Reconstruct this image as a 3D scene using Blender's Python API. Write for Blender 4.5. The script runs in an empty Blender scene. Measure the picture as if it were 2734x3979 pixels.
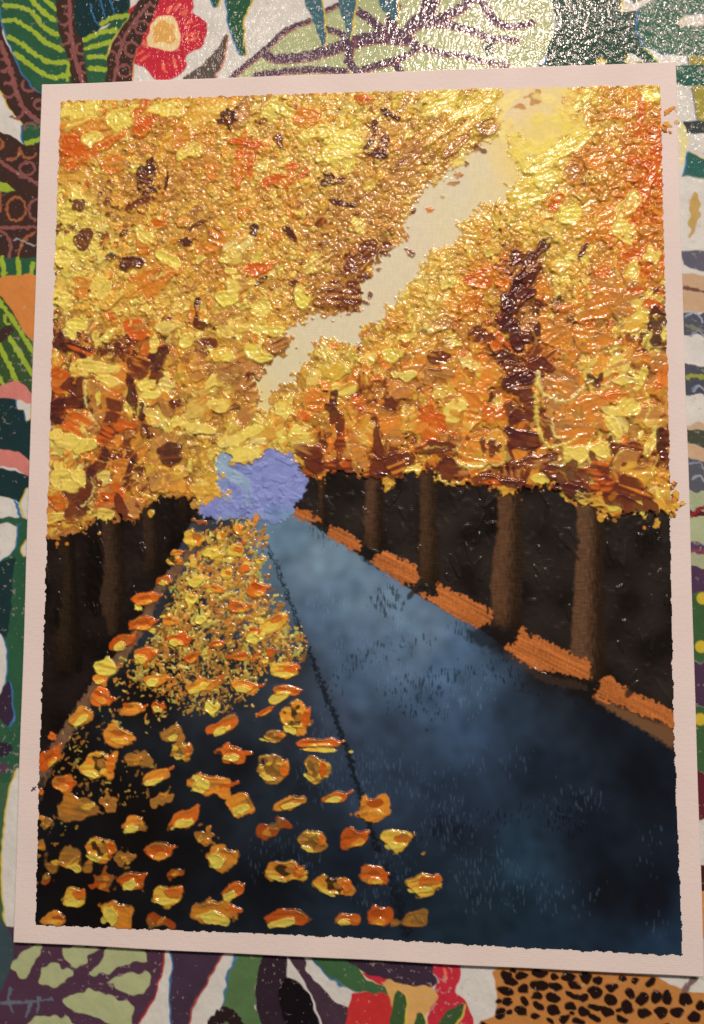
import bpy, math, random
import numpy as np
from mathutils import Matrix

random.seed(7)
rng = np.random.default_rng(11)
scene = bpy.context.scene
C = scene.collection

# ------------------------------------------------------------------ camera
PW, PH = 2734.0, 3979.0                       # size of the photograph that was measured
FPX = 3100.0                                  # focal length in photograph pixels
CAM_R = np.array([[0.9969797839, 0.0013656276, 0.0776495041],
                  [0.0046769627, 0.9969748742, -0.0775836719],
                  [-0.0775205550, 0.0777125163, 0.9939574077]])
CAM_T = np.array([0.0094352875, 0.0021703109, 0.2210603278])
CX, CY = PW / 2 - 121.907, PH / 2 - 329.664
cam = bpy.data.cameras.new('camera')
cam_ob = bpy.data.objects.new('camera', cam)
C.objects.link(cam_ob)
M4 = Matrix.Identity(4)
for i in range(3):
    for j in range(3):
        M4[i][j] = float(CAM_R[i, j])
    M4[i][3] = float(CAM_T[i])
cam_ob.matrix_world = M4
cam.sensor_fit = 'VERTICAL'
cam.sensor_height = 24.0
cam.lens = FPX / PH * 24.0
cam.shift_x = -(CX - PW / 2) / PH
cam.shift_y = (CY - PH / 2) / PH
cam.clip_start = 0.01
cam.clip_end = 50.0
scene.camera = cam_ob
scene.render.resolution_x, scene.render.resolution_y = 704, 1024

# ------------------------------------------------------------------ light: bulbs of a ceiling lamp in a dim warm room
world = bpy.data.worlds.new('World')
scene.world = world
world.use_nodes = True
bg = world.node_tree.nodes['Background']
bg.inputs[0].default_value = (1.0, 0.74, 0.62, 1)
bg.inputs[1].default_value = 0.12


def bulb(loc, power, size, col=(1.0, 0.755, 0.645)):
    l = bpy.data.lights.new('ceiling_bulb', 'POINT')
    l.energy = power
    l.shadow_soft_size = size
    l.color = col
    o = bpy.data.objects.new('ceiling_bulb', l)
    o.location = loc
    C.objects.link(o)


bulb((0.23, 0.84, 1.20), 58.0, 0.065)
bulb((0.56, 0.84, 1.20), 15.0, 0.060)
bulb((-0.18, 0.79, 1.20), 10.0, 0.060)
scene.view_settings.view_transform = 'Standard'
scene.view_settings.look = 'None'
scene.view_settings.exposure = 0.0
scene.view_settings.gamma = 1.0
scene.view_settings.use_curve_mapping = False

# ------------------------------------------------------------------ measuring helpers
BW, BH, BT = 180.0, 240.0, 3.2                # board, millimetres


def plane_pt(px, py, z):
    """photograph pixel -> point of the horizontal plane at height z (metres)"""
    px = np.asarray(px, float)
    py = np.asarray(py, float)
    d = np.stack([(px - CX) / FPX, -(py - CY) / FPX, -np.ones_like(px)], -1) @ CAM_R.T
    s = (z - CAM_T[2]) / d[..., 2]
    return CAM_T[0] + s * d[..., 0], CAM_T[1] + s * d[..., 1]


def lin(c):
    c = np.asarray(c, float) / 255.0
    return np.where(c <= 0.04045, c / 12.92, ((c + 0.055) / 1.055) ** 2.4)


ILLUM = lin((220, 195, 182)) / 0.80           # how white gesso looks under this lamp


def pig(c):
    """pigment albedo of a colour as it looks under the warm lamp"""
    return np.clip(lin(c) / ILLUM, 0.003, 0.93).astype(np.float32)


def fnoise(n, wl, seed, ax=1.0, ay=1.0):
    """tileable band-limited noise, wavelength in cells, unit deviation"""
    r = np.random.default_rng(seed)
    F = np.fft.rfft2(r.standard_normal((n, n)))
    fy = np.fft.fftfreq(n)[:, None] * ay
    fx = np.fft.rfftfreq(n)[None, :] * ax
    k = np.hypot(fx, fy) * wl
    F *= np.exp(-(k - 0.6) ** 2 * 2.2) * (k > 0)
    a = np.fft.irfft2(F, s=(n, n))
    return (a / a.std()).astype(np.float32)


NT = 1024
N3, N6, N12, N25, N60 = (fnoise(NT, w, 20 + i) for i, w in enumerate((3.2, 6, 12, 25, 60)))
NV = fnoise(NT, 3.0, 31, 1.0, 5.0)            # elongated along v (vertical threads)
NV25 = fnoise(NT, 16.0, 33, 1.0, 2.2)
NHZ = fnoise(NT, 3.0, 32, 5.0, 1.0)           # elongated along u


def tile(N, r0, r1, c0, c1, dr=0, dc=0):
    return N[np.ix_((np.arange(r0, r1) + dr) % NT, (np.arange(c0, c1) + dc) % NT)]


def sm(a, b, x):
    t = np.clip((x - a) / (b - a), 0, 1)
    return t * t * (3 - 2 * t)


def spline(pts, n=6, closed=False):
    p = np.asarray(pts, float)
    out = []
    m = len(p)
    rngi = range(m) if closed else range(m - 1)
    for i in rngi:
        if closed:
            a, b, c, d = p[(i - 1) % m], p[i], p[(i + 1) % m], p[(i + 2) % m]
        else:
            a, b, c, d = p[max(i - 1, 0)], p[i], p[i + 1], p[min(i + 2, m - 1)]
        for t in np.linspace(0, 1, n, endpoint=False):
            out.append(0.5 * (2 * b + (c - a) * t + (2 * a - 5 * b + 4 * c - d) * t * t + (3 * b - a - 3 * c + d) * t ** 3))
    if not closed:
        out.append(p[-1])
    return np.array(out)


class Raster:
    """regular grid on a horizontal plane; u to the right, v downwards, in cells"""

    def __init__(self, x0, y0, w, h, step, z):
        self.x0, self.y0, self.step, self.z = x0, y0, step, z      # metres
        self.nc, self.nr = int(round(w / step)) + 1, int(round(h / step)) + 1
        self.col = np.zeros((self.nr, self.nc, 3), np.float32)

    def cells(self, pts):
        p = np.asarray(pts, float)
        x, y = plane_pt(p[..., 0], p[..., 1], self.z)
        return np.stack([(x - self.x0) / self.step, (self.y0 - y) / self.step], -1)

    def window(self, q, pad):
        c0, c1 = int(q[:, 0].min() - pad), int(q[:, 0].max() + pad) + 2
        r0, r1 = int(q[:, 1].min() - pad), int(q[:, 1].max() + pad) + 2
        return max(r0, 0), min(r1, self.nr), max(c0, 0), min(c1, self.nc)

    def poly(self, pts, smooth=True, ragged=0.0, fine=0.0, soft=0.8, off=(0, 0)):
        """-> (slice, coverage) of a closed outline given in photograph pixels"""
        q = self.cells(spline(pts, 5, True) if smooth else pts) + np.asarray(off)
        r0, r1, c0, c1 = self.window(q, 3 + 3 * ragged + 3 * fine)
        if r1 <= r0 or c1 <= c0:
            return None
        Y, X = np.mgrid[r0:r1, c0:c1].astype(np.float32)
        if ragged:
            X = X + ragged * tile(N12, r0, r1, c0, c1)
            Y = Y + ragged * tile(N12, r0, r1, c0, c1, 400, 300)
        if fine:
            X = X + fine * tile(N6, r0, r1, c0, c1, 90, 10)
            Y = Y + fine * tile(N6, r0, r1, c0, c1, 500, 200)
        inside = np.zeros(X.shape, bool)
        dist = np.full(X.shape, 1e9, np.float32)
        for (ax, ay), (bx, by) in zip(q, np.roll(q, -1, 0)):
            if ay != by:
                cr = ((ay > Y) != (by > Y)) & (X < (bx - ax) * (Y - ay) / (by - ay) + ax)
                inside ^= cr
            dx, dy = bx - ax, by - ay
            L = dx * dx + dy * dy + 1e-9
            t = np.clip(((X - ax) * dx + (Y - ay) * dy) / L, 0, 1)
            dist = np.minimum(dist, (X - ax - t * dx) ** 2 + (Y - ay - t * dy) ** 2)
        sd = np.sqrt(dist) * np.where(inside, 1, -1)
        return (slice(r0, r1), slice(c0, c1)), sm(-soft, soft, sd), sd

    def line(self, pts, w, w2=None, ragged=0.0, soft=0.8, off=(0, 0)):
        """polyline of width w (tapering to w2), both in photograph pixels"""
        s = spline(pts, 5)
        q = self.cells(s) + np.asarray(off)
        k = 0.0000703 / self.step
        w, w2 = w * k / 2, (w if w2 is None else w2) * k / 2
        r0, r1, c0, c1 = self.window(q, max(w, w2) + 3 + 3 * ragged)
        if r1 <= r0 or c1 <= c0:
            return None
        Y, X = np.mgrid[r0:r1, c0:c1].astype(np.float32)
        if ragged:
            X = X + ragged * tile(N6, r0, r1, c0, c1)
            Y = Y + ragged * tile(N6, r0, r1, c0, c1, 400, 300)
        best = np.full(X.shape, -1e9, np.float32)
        n = len(q) - 1
        for i in range(n):
            (ax, ay), (bx, by) = q[i], q[i + 1]
            dx, dy = bx - ax, by - ay
            t = np.clip(((X - ax) * dx + (Y - ay) * dy) / (dx * dx + dy * dy + 1e-9), 0, 1)
            d = np.hypot(X - ax - t * dx, Y - ay - t * dy)
            best = np.maximum(best, w + (w2 - w) * (i + t) / n - d)
        return (slice(r0, r1), slice(c0, c1)), sm(-soft, soft, best), best

    def ell(self, cx, cy, rx, ry, ang=0, **k):
        a = np.linspace(0, 2 * np.pi, 14, endpoint=False)
        ca, sa = math.cos(math.radians(ang)), math.sin(math.radians(ang))
        x, y = rx * np.cos(a), ry * np.sin(a)
        return self.poly(np.stack([cx + x * ca - y * sa, cy + x * sa + y * ca], -1), True, **k)

    def put(self, res, col, op=1.0):
        if res is None:
            return
        sl, m = res[0], res[1]
        m = (m * op)[..., None]
        self.col[sl] = self.col[sl] * (1 - m) + np.asarray(col, np.float32) * m


# ------------------------------------------------------------------ materials
def nodes_of(name):
    m = bpy.data.materials.new(name)
    m.use_nodes = True
    nt = m.node_tree
    return m, nt, nt.nodes['Principled BSDF']


def N_(nt, t, **k):
    n = nt.nodes.new(t)
    for a, b in k.items():
        setattr(n, a, b)
    return n


def weave_height(nt, pitch):
    """two crossing sets of threads, slightly uneven"""
    tc = N_(nt, 'ShaderNodeTexCoord')
    nz = N_(nt, 'ShaderNodeTexNoise')
    nz.inputs['Scale'].default_value = 220
    nz.inputs['Detail'].default_value = 1
    nt.links.new(tc.outputs['Object'], nz.inputs['Vector'])
    add = N_(nt, 'ShaderNodeVectorMath', operation='MULTIPLY_ADD')
    nt.links.new(nz.outputs['Color'], add.inputs[0])
    add.inputs[1].default_value = (0.0006, 0.0006, 0)
    nt.links.new(tc.outputs['Object'], add.inputs[2])
    outs = []
    for ax in ('X', 'Y'):
        w = N_(nt, 'ShaderNodeTexWave', wave_type='BANDS', bands_direction=ax, wave_profile='SIN')
        w.inputs['Scale'].default_value = 0.314 / pitch
        w.inputs['Distortion'].default_value = 0.0
        nt.links.new(add.outputs[0], w.inputs['Vector'])
        outs.append(w.outputs['Fac'])
    mx = N_(nt, 'ShaderNodeMath', operation='ADD')
    nt.links.new(outs[0], mx.inputs[0])
    nt.links.new(outs[1], mx.inputs[1])
    return mx.outputs[0], tc


def paint_material(name, rough, weave, grain, spec=0.5):
    m, nt, b = nodes_of(name)
    at = N_(nt, 'ShaderNodeAttribute', attribute_name='pigment')
    nt.links.new(at.outputs['Color'], b.inputs['Base Color'])
    b.inputs['Roughness'].default_value = rough
    b.inputs['Specular IOR Level'].default_value = spec
    wh, tc = weave_height(nt, 0.00056)
    nz = N_(nt, 'ShaderNodeTexNoise')
    nz.inputs['Scale'].default_value = 1500
    nz.inputs['Detail'].default_value = 3
    nt.links.new(tc.outputs['Object'], nz.inputs['Vector'])
    b1 = N_(nt, 'ShaderNodeBump')
    b1.inputs['Strength'].default_value = 1.0
    b1.inputs['Distance'].default_value = weave
    nt.links.new(wh, b1.inputs['Height'])
    b2 = N_(nt, 'ShaderNodeBump')
    b2.inputs['Strength'].default_value = 1.0
    b2.inputs['Distance'].default_value = grain
    nt.links.new(nz.outputs['Fac'], b2.inputs['Height'])
    nt.links.new(b1.outputs['Normal'], b2.inputs['Normal'])
    nt.links.new(b2.outputs['Normal'], b.inputs['Normal'])
    return m


MAT_IMPASTO = paint_material('thick_oil_paint', 0.20, 0.000001, 0.000010)
MAT_THIN = paint_material('thin_oil_paint', 0.55, 0.000008, 0.00003, 0.25)
MAT_DARK = paint_material('dark_glossy_paint', 0.28, 0.000008, 0.00003, 0.28)

m, nt, b = nodes_of('gessoed_canvas')
wh, tc = weave_height(nt, 0.00056)
nz = N_(nt, 'ShaderNodeTexNoise')
nz.inputs['Scale'].default_value = 60
nz.inputs['Detail'].default_value = 8
nt.links.new(tc.outputs['Object'], nz.inputs['Vector'])
rp = N_(nt, 'ShaderNodeValToRGB')
rp.color_ramp.elements[0].position, rp.color_ramp.elements[1].position = 0.3, 0.7
rp.color_ramp.elements[0].color = (0.77, 0.77, 0.77, 1)
rp.color_ramp.elements[1].color = (0.82, 0.82, 0.82, 1)
nt.links.new(nz.outputs['Fac'], rp.inputs['Fac'])
# a few pen specks and dust marks
vo = N_(nt, 'ShaderNodeTexVoronoi')
vo.inputs['Scale'].default_value = 85
nt.links.new(tc.outputs['Object'], vo.inputs['Vector'])
lt = N_(nt, 'ShaderNodeMath', operation='LESS_THAN')
lt.inputs[1].default_value = 0.016
nt.links.new(vo.outputs['Distance'], lt.inputs[0])
mx = N_(nt, 'ShaderNodeMixRGB')
mx.inputs['Color2'].default_value = (0.30, 0.27, 0.30, 1)
nt.links.new(lt.outputs[0], mx.inputs['Fac'])
nt.links.new(rp.outputs['Color'], mx.inputs['Color1'])
nt.links.new(mx.outputs['Color'], b.inputs['Base Color'])
b.inputs['Roughness'].default_value = 0.75
b.inputs['Specular IOR Level'].default_value = 0.2
bp = N_(nt, 'ShaderNodeBump')
bp.inputs['Distance'].default_value = 0.000010
nt.links.new(wh, bp.inputs['Height'])
nz2 = N_(nt, 'ShaderNodeTexNoise')
nz2.inputs['Scale'].default_value = 900
nz2.inputs['Detail'].default_value = 4
nt.links.new(tc.outputs['Object'], nz2.inputs['Vector'])
bp2 = N_(nt, 'ShaderNodeBump')
bp2.inputs['Distance'].default_value = 0.00009
nt.links.new(nz2.outputs['Fac'], bp2.inputs['Height'])
nt.links.new(bp.outputs['Normal'], bp2.inputs['Normal'])
nt.links.new(bp2.outputs['Normal'], b.inputs['Normal'])
MAT_GESSO = m

m, nt, b = nodes_of('printed_oilcloth')
at = N_(nt, 'ShaderNodeAttribute', attribute_name='print')
tc = N_(nt, 'ShaderNodeTexCoord')
nz = N_(nt, 'ShaderNodeTexNoise')
nz.inputs['Scale'].default_value = 180
nz.inputs['Detail'].default_value = 6
nt.links.new(tc.outputs['Object'], nz.inputs['Vector'])
mr = N_(nt, 'ShaderNodeMapRange')
mr.inputs['To Min'].default_value = 0.78
mr.inputs['To Max'].default_value = 1.16
nt.links.new(nz.outputs['Fac'], mr.inputs['Value'])
mu = N_(nt, 'ShaderNodeVectorMath', operation='MULTIPLY')
nt.links.new(at.outputs['Color'], mu.inputs[0])
nt.links.new(mr.outputs[0], mu.inputs[1])
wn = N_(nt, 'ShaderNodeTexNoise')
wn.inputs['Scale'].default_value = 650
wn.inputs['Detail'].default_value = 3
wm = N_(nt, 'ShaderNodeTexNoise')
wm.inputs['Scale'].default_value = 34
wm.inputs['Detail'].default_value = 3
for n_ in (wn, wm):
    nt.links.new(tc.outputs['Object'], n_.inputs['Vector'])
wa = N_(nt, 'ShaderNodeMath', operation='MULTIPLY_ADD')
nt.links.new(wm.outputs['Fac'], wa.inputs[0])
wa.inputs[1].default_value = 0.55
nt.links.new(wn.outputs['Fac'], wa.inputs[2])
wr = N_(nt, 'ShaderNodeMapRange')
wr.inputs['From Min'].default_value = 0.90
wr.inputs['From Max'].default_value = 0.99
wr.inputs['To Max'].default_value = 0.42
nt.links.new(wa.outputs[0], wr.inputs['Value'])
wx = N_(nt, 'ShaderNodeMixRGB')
wx.inputs['Color2'].default_value = (0.50, 0.47, 0.44, 1)  # pale flecks: worn print, with white glint speckle put into the colour
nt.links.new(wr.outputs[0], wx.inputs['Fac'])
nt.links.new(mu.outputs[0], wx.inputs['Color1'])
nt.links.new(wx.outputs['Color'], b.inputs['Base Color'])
b.inputs['Roughness'].default_value = 0.10
b.inputs['Specular IOR Level'].default_value = 0.13
n1 = N_(nt, 'ShaderNodeTexNoise')
n1.inputs['Scale'].default_value = 560
n1.inputs['Detail'].default_value = 2.0
mp = N_(nt, 'ShaderNodeMapping')
mp.inputs['Scale'].default_value = (1.25, 0.75, 1)
mp.inputs['Rotation'].default_value = (0, 0, 0.3)
nt.links.new(tc.outputs['Object'], mp.inputs['Vector'])
nt.links.new(mp.outputs['Vector'], n1.inputs['Vector'])
n2 = N_(nt, 'ShaderNodeTexNoise')
n2.inputs['Scale'].default_value = 14
n2.inputs['Detail'].default_value = 2
nt.links.new(tc.outputs['Object'], n2.inputs['Vector'])
bp = N_(nt, 'ShaderNodeBump')
bp.inputs['Distance'].default_value = 0.00021
nt.links.new(n1.outputs['Fac'], bp.inputs['Height'])
bq = N_(nt, 'ShaderNodeBump')
bq.inputs['Distance'].default_value = 0.002
nt.links.new(n2.outputs['Fac'], bq.inputs['Height'])
nt.links.new(bq.outputs['Normal'], bp.inputs['Normal'])
nt.links.new(bp.outputs['Normal'], b.inputs['Normal'])
MAT_CLOTH = m


# ------------------------------------------------------------------ mesh helper
def grid_object(name, verts, quads, cols, attr, mat, parent=None, normals=None):
    me = bpy.data.meshes.new(name)
    nv, nf = len(verts), len(quads)
    me.vertices.add(nv)
    me.vertices.foreach_set('co', np.ascontiguousarray(verts, np.float32).ravel())
    me.loops.add(nf * 4)
    me.loops.foreach_set('vertex_index', np.ascontiguousarray(quads, np.int32).ravel())
    me.polygons.add(nf)
    me.polygons.foreach_set('loop_start', np.arange(0, nf * 4, 4, dtype=np.int32))
    me.polygons.foreach_set('use_smooth', np.ones(nf, bool))
    me.update(calc_edges=True)
    a = me.color_attributes.new(attr, 'FLOAT_COLOR', 'POINT')
    a.data.foreach_set('color', np.c_[cols, np.ones(nv)].astype(np.float32).ravel())
    if normals is not None:
        me.normals_split_custom_set_from_vertices(normals.tolist())
    me.materials.append(mat)
    o = bpy.data.objects.new(name, me)
    C.objects.link(o)
    if parent:
        o.parent = parent
    return o

# ------------------------------------------------------------------ the tablecloth: printed oilcloth, the surface everything lies on
FX0, FX1, FY0, FY1 = -0.112, 0.112, -0.150, 0.150
x_, y_ = plane_pt([0, PW, PW, 0], [0, 0, PH, PH], 0.0)
FX0, FX1, FY0, FY1 = x_.min() - 0.006, x_.max() + 0.006, y_.min() - 0.006, y_.max() + 0.006
FINE = Raster(FX0, FY1, FX1 - FX0, FY1 - FY0, 0.00028, 0.0)
WIDE = Raster(FX0 - 0.10, FY1 + 0.10, FX1 - FX0 + 0.20, FY1 - FY0 + 0.20, 0.0010, 0.0)
CREAM = pig((206, 194, 180))
GREEN, LIME, BROWN = pig((46, 84, 58)), pig((150, 164, 52)), pig((64, 44, 38))
MAUVE, RUST, RED = pig((134, 80, 74)), pig((152, 88, 56)), pig((188, 44, 56))
OLIVE, PLUM, BLUE = pig((168, 168, 120)), pig((84, 62, 74)), pig((58, 108, 150))
YEL, TEAL, ORANGE = pig((206, 172, 72)), pig((30, 50, 50)), pig((204, 124, 62))
PINK, BLACKP, TAN = pig((202, 118, 106)), pig((42, 28, 30)), pig((190, 152, 118))
for R in (FINE, WIDE):
    R.col[:] = CREAM


def zz(ox, oy, k):
    return lambda pts: [(ox + x / k, oy + y / k) for x, y in pts]


def F(pts, col, smooth=True, left=None, right=None, rag=0.5):
    """one printed patch, with the print's colour fringe where the plates do not meet"""
    for R in (FINE, WIDE):
        k = 0.0000703 / R.step
        for c, d in ((left, -1), (right, 1)):
            if c is not None:
                R.put(R.poly(pts, smooth, ragged=rag, off=(d * 7 * k, 2 * k)), c)
        R.put(R.poly(pts, smooth, ragged=rag), col)


def Ln(pts, w, col, w2=None, fringe=None):
    for R in (FINE, WIDE):
        k = 0.0000703 / R.step
        if fringe is not None:
            R.put(R.line(pts, w, w2, off=(6 * k, 6 * k)), fringe, 0.8)
        R.put(R.line(pts, w, w2, ragged=0.5), col)


def Ring(x, y, r, w, col, a0=0, a1=360, ry=None):
    a = np.radians(np.linspace(a0, a1, 12))
    Ln(list(zip(x + r * np.cos(a), y + (ry or r) * np.sin(a))), w, col)


# other motifs of the same print, beyond what the photograph shows
rr = random.Random(5)
for R_ in range(46):
    for _try in range(20):
        X, Y = rr.uniform(-1400, 4100), rr.uniform(-1400, 5400)
        if not (-150 < X < PW + 150 and -150 < Y < PH + 150):
            break
    a = rr.uniform(0, 6.28)
    L, Wd = rr.uniform(260, 520), rr.uniform(70, 160)
    ca, sa = math.cos(a), math.sin(a)
    c1 = rr.choice([GREEN, GREEN, TEAL, BROWN, PLUM, RED, OLIVE])
    F([(X + t * L * ca - s * Wd * sa, Y + t * L * sa + s * Wd * ca) for t, s in
       ((-1, 0), (-.5, .8), (.2, 1), (.8, .5), (1.1, 0), (.7, -.5), (.1, -.9), (-.6, -.7))], c1, True, BLUE, YEL)
    for q in (-.6, -.2, .2, .6):
        Ln([(X + q * L * ca - .8 * Wd * (1 - abs(q)) * -sa, Y + q * L * sa - .8 * Wd * (1 - abs(q)) * ca),
            (X + (q + .2) * L * ca, Y + (q + .2) * L * sa),
            (X + q * L * ca + .8 * Wd * (1 - abs(q)) * -sa, Y + q * L * sa + .8 * Wd * (1 - abs(q)) * ca)], 22,
           LIME if c1 is GREEN else MAUVE)

# ---- top left: brown stems with mauve rings, striped leaves, red flower
z = zz(0, 0, 1.596)
F([(0, 40), (15, 150), (60, 230), (130, 330), (175, 340), (175, 1010), (-60, 1010), (-160, 600), (-60, 40)], BROWN)
F(z([(-40, 560), (0, 570), (50, 670), (135, 780), (145, 890), (100, 860), (0, 820), (-60, 780)]), CREAM, True, None, YEL)
F(z([(135, 780), (250, 740), (260, 880), (160, 895), (145, 880)]), GREEN, False, BLUE)
Ln(z([(160, 890), (240, 865)]), 20, LIME)
F(z([(10, -60), (350, -60), (352, 120), (410, 300), (446, 460), (420, 560), (250, 570), (160, 480), (90, 340), (30, 180)]), GREEN, True, BLUE)
for st in ([(20, 35), (110, 40), (200, 80), (260, 160), (355, 215)], [(20, 130), (100, 130), (200, 190), (280, 260), (380, 310)],
           [(50, 230), (130, 270), (220, 340), (310, 385), (415, 385)], [(90, 330), (170, 390), (250, 450), (330, 480), (440, 460)],
           [(170, -30), (250, 60), (335, 125)], [(262, -20), (340, 55)]):
    Ln(z(st), 19, LIME, 21)
Ln(z([(425, 370), (415, 500)]), 14, LIME)
F(z([(352, -40), (490, -40), (520, 200), (560, 540), (450, 540), (425, 380), (365, 200)]), BROWN)
Ln(z([(430, -20), (440, 200), (470, 380), (515, 520)]), 17, MAUVE)
for x, y, r, a0, a1 in ((395, 120, 36, -80, 120), (395, 240, 38, -80, 110), (505, 300, 34, 60, 250), (400, 10, 34, -60, 120), (520, 420, 30, 80, 250), (420, 340, 30, -60, 90)):
    Ring(x / 1.596, y / 1.596, r / 1.596, 11, MAUVE, a0, a1)
F(z([(470, -40), (600, -40), (720, 0), (770, -40), (800, -40), (790, 90), (640, 160), (600, 210), (520, 240), (470, 180)]), TEAL)
F(z([(600, 205), (790, 60), (790, 110), (700, 240), (664, 330), (664, 540), (560, 540), (520, 250)]), GREEN, True, None, YEL)
for st in ([(522, 250), (620, 204), (720, 190)], [(530, 300), (600, 282), (680, 262)], [(550, 352), (660, 350)], [(560, 424), (660, 430)], [(625, 150), (700, 110), (792, 98)]):
    Ln(z(st), 20, LIME)
for st in ([(620, 0), (640, 60), (650, 120)], [(680, 0), (715, 90)], [(560, 20), (590, 130), (610, 160)]):
    Ln(z(st), 9, BLUE, 4)
F(z([(850, 20), (880, 0), (880, 90), (810, 100), (800, 60)]), RED)
F(z([(795, 110), (890, -30), (1030, -30), (935, 150), (852, 300), (822, 400), (802, 540), (664, 540), (672, 330), (722, 220)]), BROWN, True, None, ORANGE)
Ln(z([(925, 20), (800, 180), (740, 330), (700, 530)]), 14, MAUVE)
for x, y, r, a0, a1 in ((880, 170, 42, 60, 330), (815, 305, 42, 30, 330), (770, 440, 38, 0, 330), (930, 60, 32, 60, 330), (690, 350, 32, -90, 60), (720, 250, 28, -60, 90)):
    Ring(x / 1.596, y / 1.596, r / 1.596, 10, MAUVE, a0, a1)
F(z([(1012, -40), (1185, -40), (1196, 85), (1262, 120), (1283, 200), (1250, 290), (1160, 340), (1150, 420), (1090, 480), (1000, 500), (930, 462), (890, 410), (832, 395), (852, 310), (900, 200), (952, 100)]), RED)
for st in ([(1080, 60), (1110, 30)], [(1130, 90), (1160, 60)], [(1150, 150), (1190, 130)], [(1160, 220), (1215, 200)], [(1160, 250), (1225, 235)],
           [(880, 320), (850, 340)], [(880, 370), (910, 350)], [(1040, 70), (1060, 40)], [(890, 260), (915, 300)], [(1010, 400), (1020, 440)], [(1080, 380), (1090, 420)]):
    Ln(z(st), 15, pig((218, 98, 74)), 11)
F(z([(1020, 95), (1080, 110), (1115, 200), (1110, 290), (1040, 315), (930, 290), (910, 260), (930, 170), (970, 110)]), pig((228, 192, 138)))
F(z([(1010, 130), (1060, 150), (1080, 210), (1100, 260), (1040, 275), (990, 250), (950, 262), (945, 200), (975, 150)]), pig((214, 158, 82)), True, rag=1.5)
F(z([(1420, -30), (1570, -30), (1512, 100), (1510, 250), (1525, 335), (1490, 335), (1440, 220), (1410, 100)]), GREEN, True, BLUE, YEL)
F(z([(1130, 500), (1250, 400), (1340, 310), (1400, 215), (1402, 310), (1350, 440), (1310, 510)]), pig((92, 78, 68)), True, None, pig((190, 112, 80)))
F(z([(1312, -20), (1365, -20), (1350, 30), (1332, 40)]), GREEN, True, BLUE, YEL)
Ln([(0, 165), (40, 270), (75, 390), (110, 440), (165, 480)], 19, MAUVE)
for x, y, r, a0, a1 in ((30, 350, 28, -120, 120), (8, 255, 24, -100, 90), (60, 430, 30, -60, 130), (112, 330, 26, 40, 220), (150, 405, 18, 60, 300), (20, 300, 30, -40, 60), (115, 500, 22, 180, 360)):
    Ring(x, y, r, 12, MAUVE, a0, a1)
# ---- left strip
Ln([(-20, 610), (60, 670), (150, 715)], 15, MAUVE)
Ring(105, 655, 30, 11, MAUVE, 0, 360, 24)
Ring(40, 585, 36, 11, RUST, -20, 110)
Ring(112, 585, 30, 10, RUST, 30, 180)
Ring(62, 812, 37, 11, RUST, 0, 360, 46)
Ring(140, 815, 28, 11, MAUVE, 90, 290, 40)
Ring(-10, 560, 20, 10, RUST, -60, 60)
F([(-10, 705), (22, 712), (56, 742), (-10, 748)], LIME, False)
Ln([(2, 745), (0, 820)], 8, RUST)
Ln([(-20, 884), (140, 884)], 14, MAUVE)
Ln([(0, 896), (30, 920), (42, 960), (35, 1000)], 13, MAUVE)
Ln([(132, 905), (95, 930), (75, 970), (66, 1010)], 13, RUST)
Ln([(50, 932), (80, 930), (110, 945), (140, 955)], 4, pig((170, 160, 160)))
F([(-30, 1000), (175, 1000), (175, 1100), (-30, 1100)], GREEN, False)
for st in ([(5, 1000), (14, 1050), (16, 1085)], [(68, 1005), (74, 1085)], [(128, 1020), (116, 1085)]):
    Ln(st, 20, LIME)
F([(-30, 1140), (175, 1140), (150, 1540), (-30, 1540)], pig((58, 78, 44)), False)
F([(-40, 1085), (0, 1078), (60, 1070), (150, 1088), (150, 1320), (112, 1310), (80, 1270), (45, 1205), (0, 1150), (-40, 1130)], ORANGE, True, None, YEL, 0.3)
Ln([(-10, 1160), (40, 1230), (80, 1290), (135, 1380)], 20, LIME)
Ln([(30, 1300), (70, 1365), (125, 1455)], 20, LIME)
Ln([(-10, 1330), (30, 1410), (66, 1490)], 20, LIME)
Ln([(-10, 1455), (15, 1500)], 16, LIME)
Ring(35, 1240, 18, 12, LIME, 90, 280)
F([(-10, 1290), (25, 1268), (52, 1278), (40, 1300), (15, 1325), (-10, 1330)], BROWN)
F([(-20, 1515), (30, 1490), (70, 1482), (130, 1535), (128, 1575), (60, 1550), (-20, 1552)], PINK, True, None, None)
F([(-40, 1546), (55, 1548), (64, 1592), (95, 1588), (94, 1632), (125, 1620), (125, 1800), (60, 1772), (-40, 1756)], TEAL, False, None, BLUE)
F([(60, 1556), (118, 1572), (116, 1622), (100, 1634), (98, 1588), (70, 1592)], CREAM, False, None, YEL)
F([(-30, 1752), (60, 1755), (120, 1795), (118, 1856), (50, 1815), (-30, 1810)], PINK)
F([(-40, 1812), (60, 1830), (118, 1852), (118, 1892), (88, 1965), (60, 1942), (-40, 1920)], TEAL, False)
Ln([(60, 1945), (75, 1995), (90, 2040)], 14, BLUE)
F([(108, 1900), (92, 1925), (82, 1960), (90, 1995), (112, 2010)], CREAM, True, YEL)
F([(15, 2012), (60, 2008), (110, 2022), (110, 2060), (60, 2050), (20, 2030), (-40, 2050), (-40, 2025)], GREEN)
F([(75, 2045), (115, 2050), (115, 2200), (-40, 2260), (-40, 2220), (20, 2170), (62, 2125)], GREEN, True, BLUE)
F([(-40, 2195), (115, 2150), (115, 2480), (-40, 2480)], TEAL, False)
F([(62, 2150), (115, 2150), (115, 2500), (35, 2500), (40, 2380)], GREEN, True)
F([(-40, 2475), (120, 2475), (100, 3060), (-40, 3060)], GREEN, False)
F([(-40, 2478), (12, 2480), (26, 2600), (0, 2700), (-40, 2720)], CREAM, True, None, BLUE)
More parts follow.
